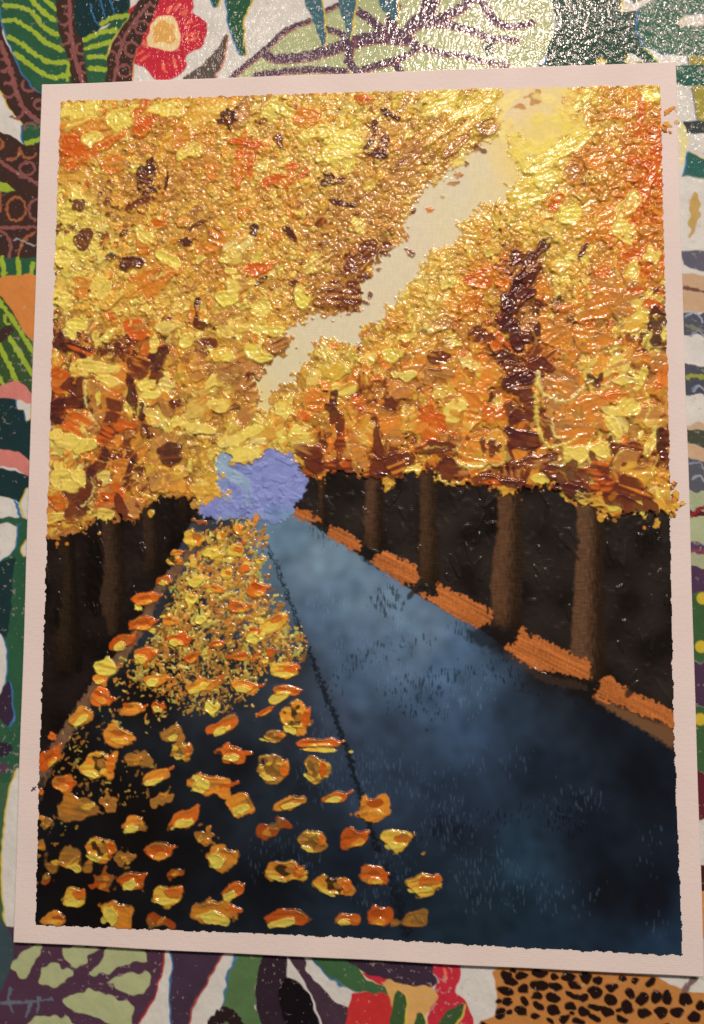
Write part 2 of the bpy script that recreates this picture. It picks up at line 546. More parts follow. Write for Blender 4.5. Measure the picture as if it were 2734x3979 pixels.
F([(-10, 2720), (33, 2645), (45, 2730), (48, 2800), (28, 2822), (-10, 2780)], pig((58, 40, 56)), True, None, BLUE)
F([(-20, 2880), (30, 2890), (48, 2915), (20, 2938), (-20, 2930)], pig((48, 38, 52)))
F([(-20, 2965), (25, 2965), (35, 2990), (-20, 3020)], PLUM)
F([(108, 2095), (90, 2120), (86, 2150), (100, 2160)], CREAM, True, YEL)
F([(-40, 3040), (110, 3040), (100, 3700), (-40, 3700)], pig((62, 92, 64)), False)
F([(45, 3050), (85, 3030), (85, 3630), (30, 3622), (12, 3480), (6, 3350), (20, 3200)], CREAM, True, YEL)
# ---- bottom: dark veins round olive cells, blades, red flower, leopard spots
z = zz(0, 3400, 1.596)
F([(-60, 3600), (110, 3600), (110, 3640), (640, 3640), (632, 3740), (600, 3860), (525, 4000), (480, 4200), (-60, 4200)], pig((78, 50, 64)), False, None, pig((168, 40, 40)))
F([(-40, 3560), (45, 3640), (40, 3760), (-40, 3900)], pig((58, 72, 74)))
for cell in ([(60, 580), (110, 500), (190, 450), (250, 440), (240, 490), (190, 570), (170, 630), (110, 610)],
             [(385, 450), (600, 450), (560, 510), (470, 570), (420, 540)],
             [(240, 670), (260, 600), (320, 540), (440, 600), (420, 650), (340, 690)],
             [(670, 450), (860, 455), (910, 520), (900, 545), (820, 545), (700, 590), (580, 620), (570, 590), (640, 510)],
             [(660, 670), (760, 620), (910, 600), (920, 680), (880, 740), (820, 745), (740, 710)],
             [(390, 790), (450, 740), (560, 715), (660, 730), (730, 780), (830, 810), (820, 890), (780, 960), (700, 940), (600, 880), (470, 840)],
             [(170, 930), (230, 880), (330, 870), (440, 900), (480, 980), (160, 1000)]):
    F(z(cell), OLIVE, True, None, None, 1.0)
for st in ([(70, 700), (50, 780), (80, 850)], [(10, 790), (150, 790), (330, 770)], [(190, 800), (160, 880)], [(240, 760), (230, 850)]):
    Ln(z(st), 14, pig((96, 100, 110)), 8)
F(z([(1085, 440), (1370, 440), (1290, 640), (1200, 800), (1140, 1000), (1075, 1000), (1055, 720), (1075, 580)]), pig((66, 48, 62)), True, BLUE, pig((170, 70, 60)))
z = zz(900, 3400, 1.596)
F([(935, 3690), (1040, 3690), (1020, 3750), (994, 3826), (1000, 3900), (1030, 4060), (850, 4060), (868, 3900), (880, 3840), (900, 3780)], pig((84, 108, 66)), True, BLUE, None, 1.5)
Ln([(830, 3975), (880, 3940), (925, 3985)], 50, BLACKP)
F(z([(200, 470), (335, 470), (340, 650), (420, 680), (500, 800), (540, 1000), (330, 1000), (200, 960), (150, 780), (150, 680)]), pig((48, 34, 42)))
F(z([(340, 640), (430, 680), (500, 800), (530, 1000), (380, 1000), (290, 760)]), pig((22, 16, 20)))
F(z([(340, 480), (440, 480), (470, 600), (560, 700), (640, 780), (750, 850), (760, 1000), (600, 1000), (510, 790), (440, 650)]), pig((68, 48, 58)), True, None, None)
F(z([(490, 480), (720, 500), (800, 600), (870, 660), (965, 710), (960, 745), (850, 735), (720, 700), (620, 640)]), pig((62, 94, 58)), True, BLUE, YEL, 1.0)
F(z([(810, 600), (960, 640), (950, 690), (880, 660)]), RED)
F(z([(1195, 500), (1395, 500), (1410, 650), (1390, 730), (1460, 800), (1490, 1000), (1220, 1000), (1260, 700), (1280, 650)]), RED)
F(z([(735, 770), (790, 730), (960, 740), (1005, 820), (1005, 1000), (730, 1000)]), pig((190, 48, 46)))
F(z([(950, 655), (1260, 700), (1262, 800), (1210, 870), (1200, 1000), (1060, 1000), (1000, 820), (970, 740)]), pig((208, 154, 86)), True, None, None, 1.0)
F(z([(715, 500), (1190, 530), (1260, 620), (1275, 665), (1230, 695), (1120, 690), (960, 650), (820, 600)]), pig((58, 42, 54)))
for lf in ([(1010, 740), (1060, 730), (1080, 780), (1060, 980), (985, 980)], [(1150, 860), (1190, 870), (1195, 980), (1135, 980)], [(1300, 880), (1400, 810), (1440, 810), (1380, 940), (1260, 980)]):
    F(z(lf), pig((58, 82, 46)), True, None, YEL)
Ln(z([(1320, 590), (1330, 640)]), 12, pig((226, 110, 90)))
z = zz(1734, 3400, 1.596)
F(z([(350, 560), (980, 600), (1280, 630), (1480, 715), (1700, 790), (1900, 1100), (150, 1100), (200, 924), (300, 860), (310, 700)]), pig((184, 118, 60)), True, None, None, 0.5)
SP = [(370, 620, 40, 30), (400, 660, 45, 25), (465, 625, 40, 25), (575, 610, 55, 30), (670, 630, 25, 20), (755, 630, 50, 30), (865, 635, 40, 35), (945, 655, 35, 28),
      (1095, 645, 25, 20), (1170, 655, 30, 25), (1265, 670, 30, 30), (575, 685, 60, 35), (675, 695, 45, 28), (795, 680, 50, 22), (920, 725, 50, 40), (1025, 695, 40, 30),
      (1135, 735, 32, 35), (370, 720, 55, 30), (480, 710, 35, 30), (555, 750, 35, 30), (665, 765, 45, 32), (785, 750, 55, 22), (850, 765, 35, 25), (1020, 770, 40, 38),
      (1210, 770, 42, 42), (1300, 755, 38, 40), (1370, 760, 35, 45), (1480, 770, 40, 40), (1575, 810, 35, 30), (320, 785, 22, 20), (375, 785, 35, 25), (480, 785, 38, 25),
      (575, 815, 38, 22), (660, 838, 40, 28), (770, 812, 36, 22), (850, 845, 40, 35), (930, 825, 50, 22), (1000, 850, 45, 30), (1120, 815, 42, 38), (1075, 838, 20, 16),
      (1220, 855, 50, 35), (1330, 850, 50, 30), (1430, 850, 40, 35), (1540, 880, 40, 35), (335, 860, 32, 40), (390, 848, 24, 20), (465, 845, 40, 32), (550, 878, 32, 22),
      (775, 860, 18, 18), (730, 890, 38, 30), (910, 885, 50, 22), (1095, 895, 45, 22), (640, 905, 35, 20), (240, 925, 30, 15), (820, 905, 38, 18), (410, 590, 30, 14)]
SP += [(rr.uniform(250, 1700), rr.uniform(950, 1090), rr.uniform(25, 50), rr.uniform(20, 35)) for _ in range(34)]
for x, y, a, b_ in SP:
    for R in (FINE, WIDE):
        R.put(R.ell(1734 + x / 1.596, 3400 + y / 1.596, a / 1.596, b_ / 1.596, rr.uniform(-5, 30), ragged=0.7, fine=0.2), pig((34, 20, 16)))
Ln([(2660, 3845), (2690, 3810), (2710, 3780)], 22, pig((120, 92, 84)))
# ---- top middle: olive cells between plum branches, teal blades
z = zz(900, 0, 1.596)
F(z([(0, 480), (100, 390), (210, 300), (340, 190), (480, 110), (560, 60), (660, 20), (740, -40), (1700, -40), (1990, 0), (1990, 420), (1596, 520), (60, 520)]), OLIVE, False)
for pts, w, w2 in (([(0, 475), (100, 390), (200, 310), (330, 190), (480, 125)], 22, 22), ([(200, 320), (260, 362), (450, 350), (600, 310), (720, 270), (900, 230), (1080, 240)], 34, 60),
                   ([(560, 75), (655, 28)], 16, 18), ([(580, 178), (660, 200), (740, 240)], 24, 28), ([(775, 65), (860, 120), (940, 195)], 32, 40),
                   ([(1010, 40), (985, 160), (1040, 230)], 46, 50), ([(1060, 220), (1130, 150), (1200, 90), (1240, -20)], 46, 70), ([(1080, 255), (1200, 300), (1300, 330), (1400, 335)], 34, 20),
                   ([(1130, 150), (1300, 145), (1450, 180), (1600, 230), (1760, 250)], 36, 26), ([(1250, 130), (1400, 60), (1500, -20)], 44, 40), ([(740, 250), (725, 380), (790, 450)], 34, 30),
                   ([(820, 425), (960, 390), (1060, 350), (1150, 300)], 30, 22), ([(150, 465), (450, 430), (700, 440)], 26, 28), ([(1000, 380), (1050, 450)], 26, 26),
                   ([(1400, 335), (1560, 380), (1700, 400)], 22, 26), ([(1560, 20), (1620, 120), (1720, 160), (1860, 140)], 40, 24)):
    Ln(z(pts), w, PLUM, w2, pig((150, 80, 76)))
for lf in ([(440, -30), (545, -30), (575, 150), (582, 260), (560, 285), (520, 170)], [(660, -30), (765, -30), (750, 130), (735, 240), (710, 190), (680, 90)], [(915, -30), (1000, -30), (1032, 60), (1020, 135), (980, 100), (930, 60)]):
    F(z(lf), pig((66, 98, 104)), True, None, YEL)
# ---- top right: large dark leaf, green fronds
z = zz(1734, 0, 1.596)
F(z([(215, 260), (300, 270), (290, 335), (240, 345)]), pig((58, 72, 54)))
F(z([(640, -40), (1095, -40), (1080, 70), (1180, 55), (1192, 200), (1235, 290), (1330, 400), (1200, 420), (1150, 330), (1110, 420), (1000, 420), (955, 350), (915, 430), (560, 440), (650, 250), (680, 150)]), pig((44, 72, 58)), False, None, YEL)
F(z([(1120, -40), (1700, -40), (1700, 80), (1480, 90), (1430, 140), (1500, 158), (1700, 165), (1700, 345), (1380, 342), (1230, 290), (1185, 200), (1190, 60)]), pig((58, 96, 76)), False, BLUE)
F(z([(1085, 72), (1170, 20), (1240, -20), (1330, -20), (1230, 30), (1180, 60)]), CREAM, False, YEL)
F(z([(1430, 150), (1490, 95), (1700, 80), (1700, 158)]), CREAM, False, YEL)
F(z([(1228, 292), (1340, 342), (1490, 345), (1490, 410), (1340, 410)]), CREAM, False, LIME)
F(z([(930, 390), (960, 350), (1000, 385)]), YEL, False)
F(z([(1112, 380), (1140, 325), (1230, 385)]), CREAM, False, YEL)
F(z([(540, 400), (610, 350), (600, 400)]), CREAM, False, None, BLUE)
# ---- right strip
F([(2672, 215), (2760, 215), (2760, 258), (2676, 256)], pig((150, 136, 60)), False, pig((110, 110, 120)))
F([(2600, 256), (2800, 250), (2800, 338), (2690, 336), (2640, 328), (2600, 328)], pig((52, 92, 76)), False)
F([(2686, 338), (2800, 334), (2800, 475), (2712, 472), (2704, 410)], pig((158, 142, 62)), False, pig((120, 116, 120)))
F([(2600, 472), (2800, 470), (2800, 518), (2668, 521), (2655, 490)], pig((60, 66, 64)), False)
F([(2640, 478), (2662, 500), (2676, 545), (2660, 630), (2640, 620)], pig((216, 196, 140)))
F([(2676, 587), (2740, 622), (2800, 640), (2800, 700), (2652, 680), (2668, 640)], pig((52, 94, 84)), False, BLUE, YEL)
F([(2690, 755), (2715, 765), (2708, 860), (2698, 905), (2680, 925), (2678, 890), (2686, 800)], pig((186, 148, 84)), rag=1.2)
F([(2640, 975), (2800, 970), (2800, 1070), (2720, 1055), (2656, 1030)], pig((96, 90, 100)), False)
F([(2640, 1062), (2720, 1068), (2800, 1080), (2800, 1216), (2640, 1208)], TAN, False)
Ln([(2655, 1118), (2690, 1125), (2790, 1145)], 20, pig((112, 74, 66)), 10)
for y0, y1, c in ((1208, 1300, (82, 80, 88)), (1300, 1414, (206, 194, 182)), (1414, 1530, (76, 74, 82)), (1530, 1636, (206, 194, 180)), (1636, 1666, (196, 158, 124)), (1666, 1726, (70, 72, 56)),
                  (1726, 1782, (194, 154, 120)), (1782, 1905, (86, 84, 88)), (1905, 1975, (160, 162, 124)), (1975, 2000, (84, 34, 40)), (2000, 2106, (164, 166, 126)), (2106, 2148, (82, 62, 80)),
                  (2148, 2200, (158, 158, 120)), (2200, 2300, (76, 52, 72)), (2300, 2570, (60, 88, 52)), (2570, 2740, (72, 50, 68)), (2740, 2990, (60, 88, 52)), (2990, 3180, (92, 34, 42)),
                  (3180, 3360, (204, 192, 178)), (3360, 3460, (64, 30, 24)), (3460, 3640, (196, 128, 68)), (3640, 3800, (186, 176, 160))):
    F([(2640, y0), (2700, y0 + 4), (2820, y0 + 20), (2820, y1 + 20), (2700, y1 + 4), (2640, y1)], pig(c), False, rag=1.2)
for st, w, c in (([(2665, 1230), (2700, 1215), (2730, 1250)], 7, (150, 160, 178)), ([(2665, 1265), (2740, 1285)], 10, (120, 118, 92)), ([(2680, 1305), (2710, 1285), (2740, 1310)], 7, (140, 140, 150)),
                 ([(2672, 1465), (2700, 1460), (2750, 1470)], 18, (146, 146, 60)), ([(2690, 1520), (2715, 1500), (2745, 1525)], 8, (140, 150, 165)), ([(2680, 1800), (2720, 1800), (2745, 1850)], 7, (140, 140, 150)),
                 ([(2690, 1860), (2720, 1850), (2745, 1880)], 8, (150, 150, 160)), ([(2682, 2005), (2710, 1985), (2760, 1955)], 16, (140, 40, 44)), ([(2690, 2140), (2760, 2145)], 6, (150, 60, 60))):
    Ln(st, w, pig(c))
for y, x in ((2325, 2730), (2513, 2724), (2795, 2720)):
    for R in (FINE, WIDE):
        R.put(R.ell(x, y, 24, 24), pig((196, 166, 52)))


def cloth_patch(R, keep, zfun=None):
    idx = -np.ones((R.nr, R.nc), np.int64)
    q = keep[:-1, :-1]
    use = np.zeros((R.nr, R.nc), bool)
    use[:-1, :-1] |= q; use[1:, :-1] |= q; use[:-1, 1:] |= q; use[1:, 1:] |= q
    idx[use] = np.arange(use.sum())
    rr_, cc_ = np.nonzero(use)
    v = np.stack([R.x0 + cc_ * R.step, R.y0 - rr_ * R.step, np.zeros(len(rr_))], -1)
    a, b_ = np.nonzero(q)
    f = np.stack([idx[a, b_], idx[a + 1, b_], idx[a + 1, b_ + 1], idx[a, b_ + 1]], -1)
    return v, f, R.col[rr_, cc_]


yy, xx = np.mgrid[0:FINE.nr, 0:FINE.nc]
gx, gy = FINE.x0 + xx * FINE.step, FINE.y0 - yy * FINE.step
mg = 0.006                                     # under the board only a coarse sheet is needed
NB = 14
keep = ~((np.abs(gx + FINE.step / 2) < 0.09 - mg) & (np.abs(gy - FINE.step / 2) < 0.12 - mg))
v1, f1, c1 = cloth_patch(FINE, keep)
yy, xx = np.mgrid[0:WIDE.nr, 0:WIDE.nc]
gx, gy = WIDE.x0 + (xx + .5) * WIDE.step, WIDE.y0 - (yy + .5) * WIDE.step
fx1, fy0 = FINE.x0 + (FINE.nc - 1) * FINE.step, FINE.y0 - (FINE.nr - 1) * FINE.step
inf = (gx > FINE.x0 + .0006) & (gx < fx1 - .0006) & (gy > fy0 + .0006) & (gy < FINE.y0 - .0006)
v2, f2, c2 = cloth_patch(WIDE, ~inf)
v2[:, 2] -= 0.00004
hx, hy = 0.09 - mg + 0.001, 0.12 - mg + 0.001
v3 = np.array([(-hx, -hy, -4e-5), (hx, -hy, -4e-5), (hx, hy, -4e-5), (-hx, hy, -4e-5)])
f3 = np.array([(0, 1, 2, 3)])
V = np.concatenate([v1, v2, v3])
Fq = np.concatenate([f1, f2 + len(v1), f3 + len(v1) + len(v2)])
Cq = np.concatenate([c1, c2, np.tile(CREAM, (4, 1))])
cloth = grid_object('tablecloth', V, Fq, Cq, 'print', MAT_CLOTH)
cloth['kind'] = 'structure'
cloth['label'] = 'glossy oilcloth printed with tropical leaves and flowers under the painting'

# ------------------------------------------------------------------ the painting: canvas board carrying real layers of paint
root = bpy.data.objects.new('canvas_painting', None)
root.empty_display_size = 0.05
C.objects.link(root)
root['label'] = 'canvas board painted with an autumn avenue in thick orange and yellow oils'
root['category'] = 'painting'

# board with softly rounded, slightly uneven edges
bv, bf = [], []
prof = [(0.0, 0.0), (0.0, 2.85), (0.10, 3.08), (0.32, BT)]
NS = 60
ring_xy = []
for k in range(4):
    for i in range(NS):
        t = i / NS
        ring_xy.append([(-1 + 2 * t, 1, 0, -1), (1, 1 - 2 * t, -1, 0), (1 - 2 * t, -1, 0, 1), (-1, -1 + 2 * t, 1, 0)][k])
nr = len(ring_xy)
for ins, zz_ in prof:
    for i, (sx, sy, nx, ny) in enumerate(ring_xy):
        wob = 0.10 * math.sin(i * 0.37) * math.sin(i * 0.113 + 1)
        x, y = sx * (BW / 2 - ins), sy * (BH / 2 - ins)
        bv.append(((x + wob * nx) / 1000, (y + wob * ny) / 1000, zz_ / 1000))
for p in range(len(prof) - 1):
    for i in range(nr):
        j = (i + 1) % nr
        bf.append((p * nr + i, (p + 1) * nr + i, (p + 1) * nr + j, p * nr + j))
bf.append(tuple((len(prof) - 1) * nr + i for i in reversed(range(nr))))
bf.append(tuple(range(nr)))
me = bpy.data.meshes.new('board')
me.from_pydata(bv, [], [f[::-1] if len(f) == 4 else f for f in bf])
me.update()
for p_ in me.polygons:
    p_.use_smooth = False
me.materials.append(MAT_GESSO)
board = bpy.data.objects.new('board', me)
C.objects.link(board)
board.parent = root

G = 0.0002
PA = Raster(-BW / 2000, BH / 2000, BW / 1000, BH / 1000, G, BT / 1000)
NR, NC = PA.nr, PA.nc
HT = np.zeros((NR, NC), np.float32)           # paint thickness, millimetres
LB = np.zeros((NR, NC), np.int32)             # which piece of paint lies on top
K = 0.0703 / 0.2                              # cells per photograph pixel
COL = PA.col
COL[:] = pig((220, 195, 182))
names = {}                                    # id -> (name, parent id, material, kind)
nid = [0]


def new_id(name, mat, parent=0, kind=None, label=None):
    nid[0] += 1
    names[nid[0]] = (name, parent, mat, kind, label)
    return nid[0]


def lay(res, col, h, lid, op=1.0, cut=0.5, rel=False):
    """a layer of paint: colour, thickness (mm) and piece id"""
    if res is None:
        return
    sl, mk = res[0], res[1]
    m = mk * op
    col = np.asarray(col, np.float32)
    COL[sl] = COL[sl] * (1 - m[..., None]) + col * m[..., None]
    hh = HT[sl] + h if rel else h
    HT[sl] = HT[sl] * (1 - mk) + hh * mk
    if lid:
        L = LB[sl]
        L[mk > cut] = lid


def field(points, power=2.6):
    """colour map interpolated between painted samples given as (x, y, rgb)"""
    P = PA.cells([(p[0], p[1]) for p in points])
    Vv = np.array([pig(p[2]) for p in points])
    st = 6
    Y, X = np.mgrid[0:NR + st:st, 0:NC + st:st].astype(np.float32)
    X = X + 10 * tile(N25, 0, X.shape[0], 0, X.shape[1])
    Y = Y + 10 * tile(N25, 0, X.shape[0], 0, X.shape[1], 333, 77)
    num = np.zeros(X.shape + (3,), np.float32)
    den = np.zeros(X.shape, np.float32)
    for (px, py), c in zip(P, Vv):
        w = ((X - px) ** 2 + (Y - py) ** 2 + 60) ** (-power / 2 - 0.3)
        num += w[..., None] * c
        den += w
    f = num / den[..., None]
    return upsample(f, st)


def upsample(f, st):
    r = np.arange(NR) / st
    c = np.arange(NC) / st
    r0, c0 = r.astype(int), c.astype(int)
    fr, fc = (r - r0), (c - c0)
    if f.ndim == 3:
        fr, fc = fr[:, None, None], fc[None, :, None]
    else:
        fr, fc = fr[:, None], fc[None, :]
    a = f[np.ix_(r0, c0)] * (1 - fc) + f[np.ix_(r0, c0 + 1)] * fc
    b_ = f[np.ix_(r0 + 1, c0)] * (1 - fc) + f[np.ix_(r0 + 1, c0 + 1)] * fc
    return (a * (1 - fr) + b_ * fr).astype(np.float32)


def big(N, dr=0, dc=0):
    return tile(N, 0, NR, 0, NC, dr, dc)


# painted rectangle of the picture (masked with tape, so its edges are nearly straight)
L_ED, R_ED = [(234, 398), (214, 1000), (196, 1700), (170, 2400), (150, 3000), (136, 3590)], [(2560, 334), (2582, 1200), (2596, 2000), (2614, 2800), (2648, 3712)]
PICT = [(234, 398), (900, 384), (1500, 358), (2100, 344), (2560, 334)] + R_ED[1:] + [(2000, 3676), (1300, 3634), (700, 3612)] + L_ED[::-1][:-1]

# --- sky
sky_id = new_id('sky_paint', MAT_THIN, label='pale cream sky brushed thinly over the canvas weave')
skyc = field([(1500, 900, (224, 219, 172)), (1750, 700, (222, 219, 168)), (1900, 600, (224, 221, 164)), (2000, 420, (236, 226, 160)), (1950, 370, (238, 226, 150)),
              (2150, 400, (238, 226, 140)), (1960, 560, (234, 222, 140)), (2060, 540, (238, 224, 120)), (1990, 480, (236, 224, 136)), (2170, 500, (240, 224, 110)), (2230, 350, (240, 224, 120)), (1300, 1260, (224, 214, 168)), (1100, 1450, (224, 212, 162)), (1010, 1600, (232, 214, 140)), (2450, 420, (236, 210, 150)), (400, 500, (230, 200, 110))])
r = PA.poly([(200, 340), (2620, 300), (2640, 1900), (1300, 1900), (150, 2000)], False)
skyt = skyc * np.array([0.90, 0.86, 0.88], np.float32) * (1 + 0.02 * big(NV) + 0.015 * big(NHZ))[..., None]
lay(r, skyt[r[0]], 0.05, sky_id)

# --- dark wood behind the trunks, left and right
wood_l = new_id('woodland_paint', MAT_DARK, label='near-black gap between the trunks, left wood')
wood_r = new_id('woodland_paint', MAT_DARK, label='near-black gap between the trunks, right wood')
darkc = pig((26, 18, 15)) * (1 + 0.35 * big(N60))[..., None].clip(0.4, 2)
r = PA.poly([(140, 1960), (850, 1850), (860, 2040), (800, 2140), (600, 2420), (370, 2730), (200, 3040), (100, 3100), (110, 2500)], False, fine=1.2)
lay(r, darkc[r[0]], 0.10 + 0.05 * tile(N12, r[0][0].start, r[0][0].stop, r[0][1].start, r[0][1].stop), wood_l)
r = PA.poly([(1130, 1770), (2650, 1850), (2670, 2960), (2300, 2720), (1950, 2520), (1600, 2330), (1380, 2160), (1110, 2000)], False, fine=1.2)
w0, w1, w2_, w3 = r[0][0].start, r[0][0].stop, r[0][1].start, r[0][1].stop
rel_ = np.clip(tile(NV25, w0, w1, w2_, w3) + 0.5 * tile(N12, w0, w1, w2_, w3), 0, 2.5)
lay(r, (pig((34, 27, 23)) * (1 + 0.3 * tile(N60, w0, w1, w2_, w3))[..., None].clip(0.5, 2)), 0.12 + 0.10 * rel_, wood_r)

WOODT = []
for q in range(170):
    WOODT.append((random.uniform(1180, 2600), random.uniform(1880, 2780), random.uniform(6, 20), random.uniform(2, 4.5), random.uniform(0.9, 2.3)))
for q in range(60):
    WOODT.append((random.uniform(180, 640), random.uniform(2060, 2600), random.uniform(6, 18), random.uniform(2, 4), random.uniform(1.2, 1.9)))

# --- road and ground
road_id = new_id('road_paint', MAT_DARK, label='slate blue road thinned over the weave')
roadc = field([(1080, 2060, (98, 122, 140)), (1080, 2130, (86, 104, 118)), (1300, 2200, (104, 122, 134)), (1450, 2330, (96, 114, 130)), (1250, 2400, (76, 94, 114)), (1350, 2300, (92, 112, 130)),
               (1650, 2420, (92, 110, 128)), (1800, 2520, (70, 90, 112)), (1700, 2600, (72, 94, 118)), (1500, 2520, (80, 98, 118)), (1400, 2600, (66, 82, 102)), (1300, 2750, (54, 64, 80)),
               (1650, 2720, (58, 76, 98)), (1900, 2650, (58, 76, 96)), (1500, 2850, (48, 60, 76)), (1800, 2880, (52, 68, 90)), (2000, 2800, (36, 48, 62)), (2150, 2650, (28, 28, 28)), (1960, 2500, (40, 44, 46)),
               (2350, 2800, (18, 22, 30)), (2100, 3000, (24, 34, 46)), (2500, 3000, (14, 18, 25)), (1550, 3050, (42, 54, 70)), (1800, 3100, (34, 46, 62)), (1800, 3250, (26, 36, 48)),
               (2000, 3380, (38, 58, 74)), (1950, 3300, (32, 50, 64)), (2300, 3250, (18, 25, 36)), (1600, 3500, (22, 32, 42)), (2000, 3520, (24, 40, 52)), (1850, 3600, (24, 38, 48)), (2350, 3450, (14, 18, 26)),
               (2550, 3500, (14, 18, 26)), (2300, 3690, (24, 38, 52)), (2600, 3650, (30, 48, 66)), (2100, 3640, (26, 42, 56)), (1150, 2850, (38, 42, 50)), (1150, 2650, (46, 52, 60)), (1080, 2480, (60, 70, 82)),
               (1050, 2300, (72, 86, 98)), (950, 2600, (34, 33, 34)), (900, 3000, (19, 22, 26)), (1200, 3100, (28, 34, 42)), (1300, 3350, (22, 30, 40)), (500, 3200, (13, 10, 9)), (300, 3500, (12, 9, 9)),
               (1000, 3450, (13, 17, 22)), (700, 3300, (12, 12, 13)), (600, 2700, (20, 15, 12)), (850, 2080, (50, 48, 48)), (960, 2150, (60, 66, 72)), (250, 3000, (14, 10, 8)), (750, 2400, (28, 24, 22)), (500, 3600, (12, 11, 11))])
roadc = roadc * (1 + (np.array([1.16, 1.20, 1.21], np.float32) - 1) * sm(0.02, 0.13, roadc.mean(-1, keepdims=True))) * (1 + 0.07 * big(N25) + 0.05 * big(N60))[..., None]
road_poly = [(740, 2030), (850, 2018), (1000, 2010), (1140, 1985), (1280, 2085), (1450, 2190), (1650, 2330), (1860, 2440), (2080, 2600), (2320, 2710), (2500, 2835), (2670, 2935), (2690, 3250), (2700, 3760),
             (2000, 3730), (1300, 3690), (700, 3660), (90, 3640), (100, 3100), (330, 2760), (560, 2440)]
r = PA.poly(road_poly, False, fine=0.5)
lay(r, roadc[r[0]], 0.07, road_id)
rm = np.zeros((NR, NC), np.float32)
rm[r[0]] = r[1]


def drybrush(x, y, rx, ry, ang, col, thr=0.3, op=0.9, N=None, dr=0, h=0.03):
    """bristles skipping over the weave: broken thread-wise flecks"""
    e = PA.ell(x, y, rx, ry, ang, ragged=6, soft=10)
    if e is None:
        return
    sl = e[0]
    t = tile(NV if N is None else N, sl[0].start, sl[0].stop, sl[1].start, sl[1].stop, dr, dr // 2)
    m = sm(thr, thr + 0.7, t + (e[1] - 1) * 1.5) * e[1] * op
    COL[sl] = COL[sl] * (1 - m[..., None]) + np.asarray(col, np.float32) * m[..., None]
    HT[sl] += h * m


BLK = pig((16, 19, 23))
for a in ((1450, 2150, 100, 42, 25, BLK), (1480, 2175, 75, 30, 30, pig((34, 40, 40))), (1510, 2330, 80, 60, 10, BLK), (1500, 2345, 70, 35, 0, pig((20, 24, 26))), (1420, 2560, 130, 26, -25, BLK),
          (1600, 2500, 110, 22, -18, BLK), (1610, 2700, 140, 22, 0, BLK), (1640, 2770, 130, 26, 2, BLK), (1680, 2640, 200, 40, -14, BLK), (1300, 2660, 40, 30, 0, BLK), (1880, 3180, 270, 26, -11, pig((10, 12, 16))),
          (1700, 3240, 130, 20, -6, pig((10, 12, 16))), (1800, 2460, 60, 35, 30, pig((30, 34, 34))), (1250, 2070, 60, 30, 30, pig((40, 50, 58))), (2200, 3200, 90, 60, 0, pig((10, 12, 16))), (1980, 2620, 120, 40, 25, BLK)):
    drybrush(*a, thr=0.1, op=0.65, dr=int(a[0]) % 700)
for a in ((1330, 2130, 90, 40, 35), (1560, 2420, 90, 50, 30), (1240, 2950, 90, 200, 0), (1350, 3000, 120, 130, 0), (1500, 3010, 130, 120, 0), (1700, 3080, 120, 90, 0), (1450, 3480, 70, 130, 0), (1530, 3360, 100, 120, 0),
          (1740, 3220, 140, 100, 0), (1900, 3420, 160, 140, 0), (2150, 3480, 190, 90, 0), (2530, 3300, 40, 120, 0), (2560, 3600, 60, 60, 0), (1950, 2960, 150, 60, 0), (1280, 2350, 90, 60, 0), (2240, 3120, 160, 60, 0),
          (1820, 2700, 120, 80, 0), (1560, 2620, 120, 60, 0), (1100, 3330, 150, 120, 0), (1400, 2500, 120, 50, 0)):
    k = 1.0 if a[1] < 2800 else 0.75
    drybrush(*a, col=pig((int(120 * k), int(148 * k), int(176 * k))), thr=0.9, op=0.22, dr=int(a[0] + a[1]) % 900, h=0.05)
# dark seam down the road
seam = new_id('road_seam', MAT_DARK)
r = PA.line([(1019, 2073), (1060, 2170), (1096, 2261), (1140, 2375), (1182, 2484), (1225, 2590), (1268, 2706), (1336, 2878), (1387, 3049), (1439, 3220), (1470, 3300)], 9, 22, ragged=1.6, soft=2.2)
lay(r, pig((15, 17, 21)), 0.02, seam, op=0.85, rel=True, cut=0.55)
r = PA.line([(1500, 3360), (1540, 3480), (1575, 3620)], 20, 36, ragged=3, soft=5)
lay(r, pig((12, 14, 17)), 0.0, 0, op=0.7, rel=True)

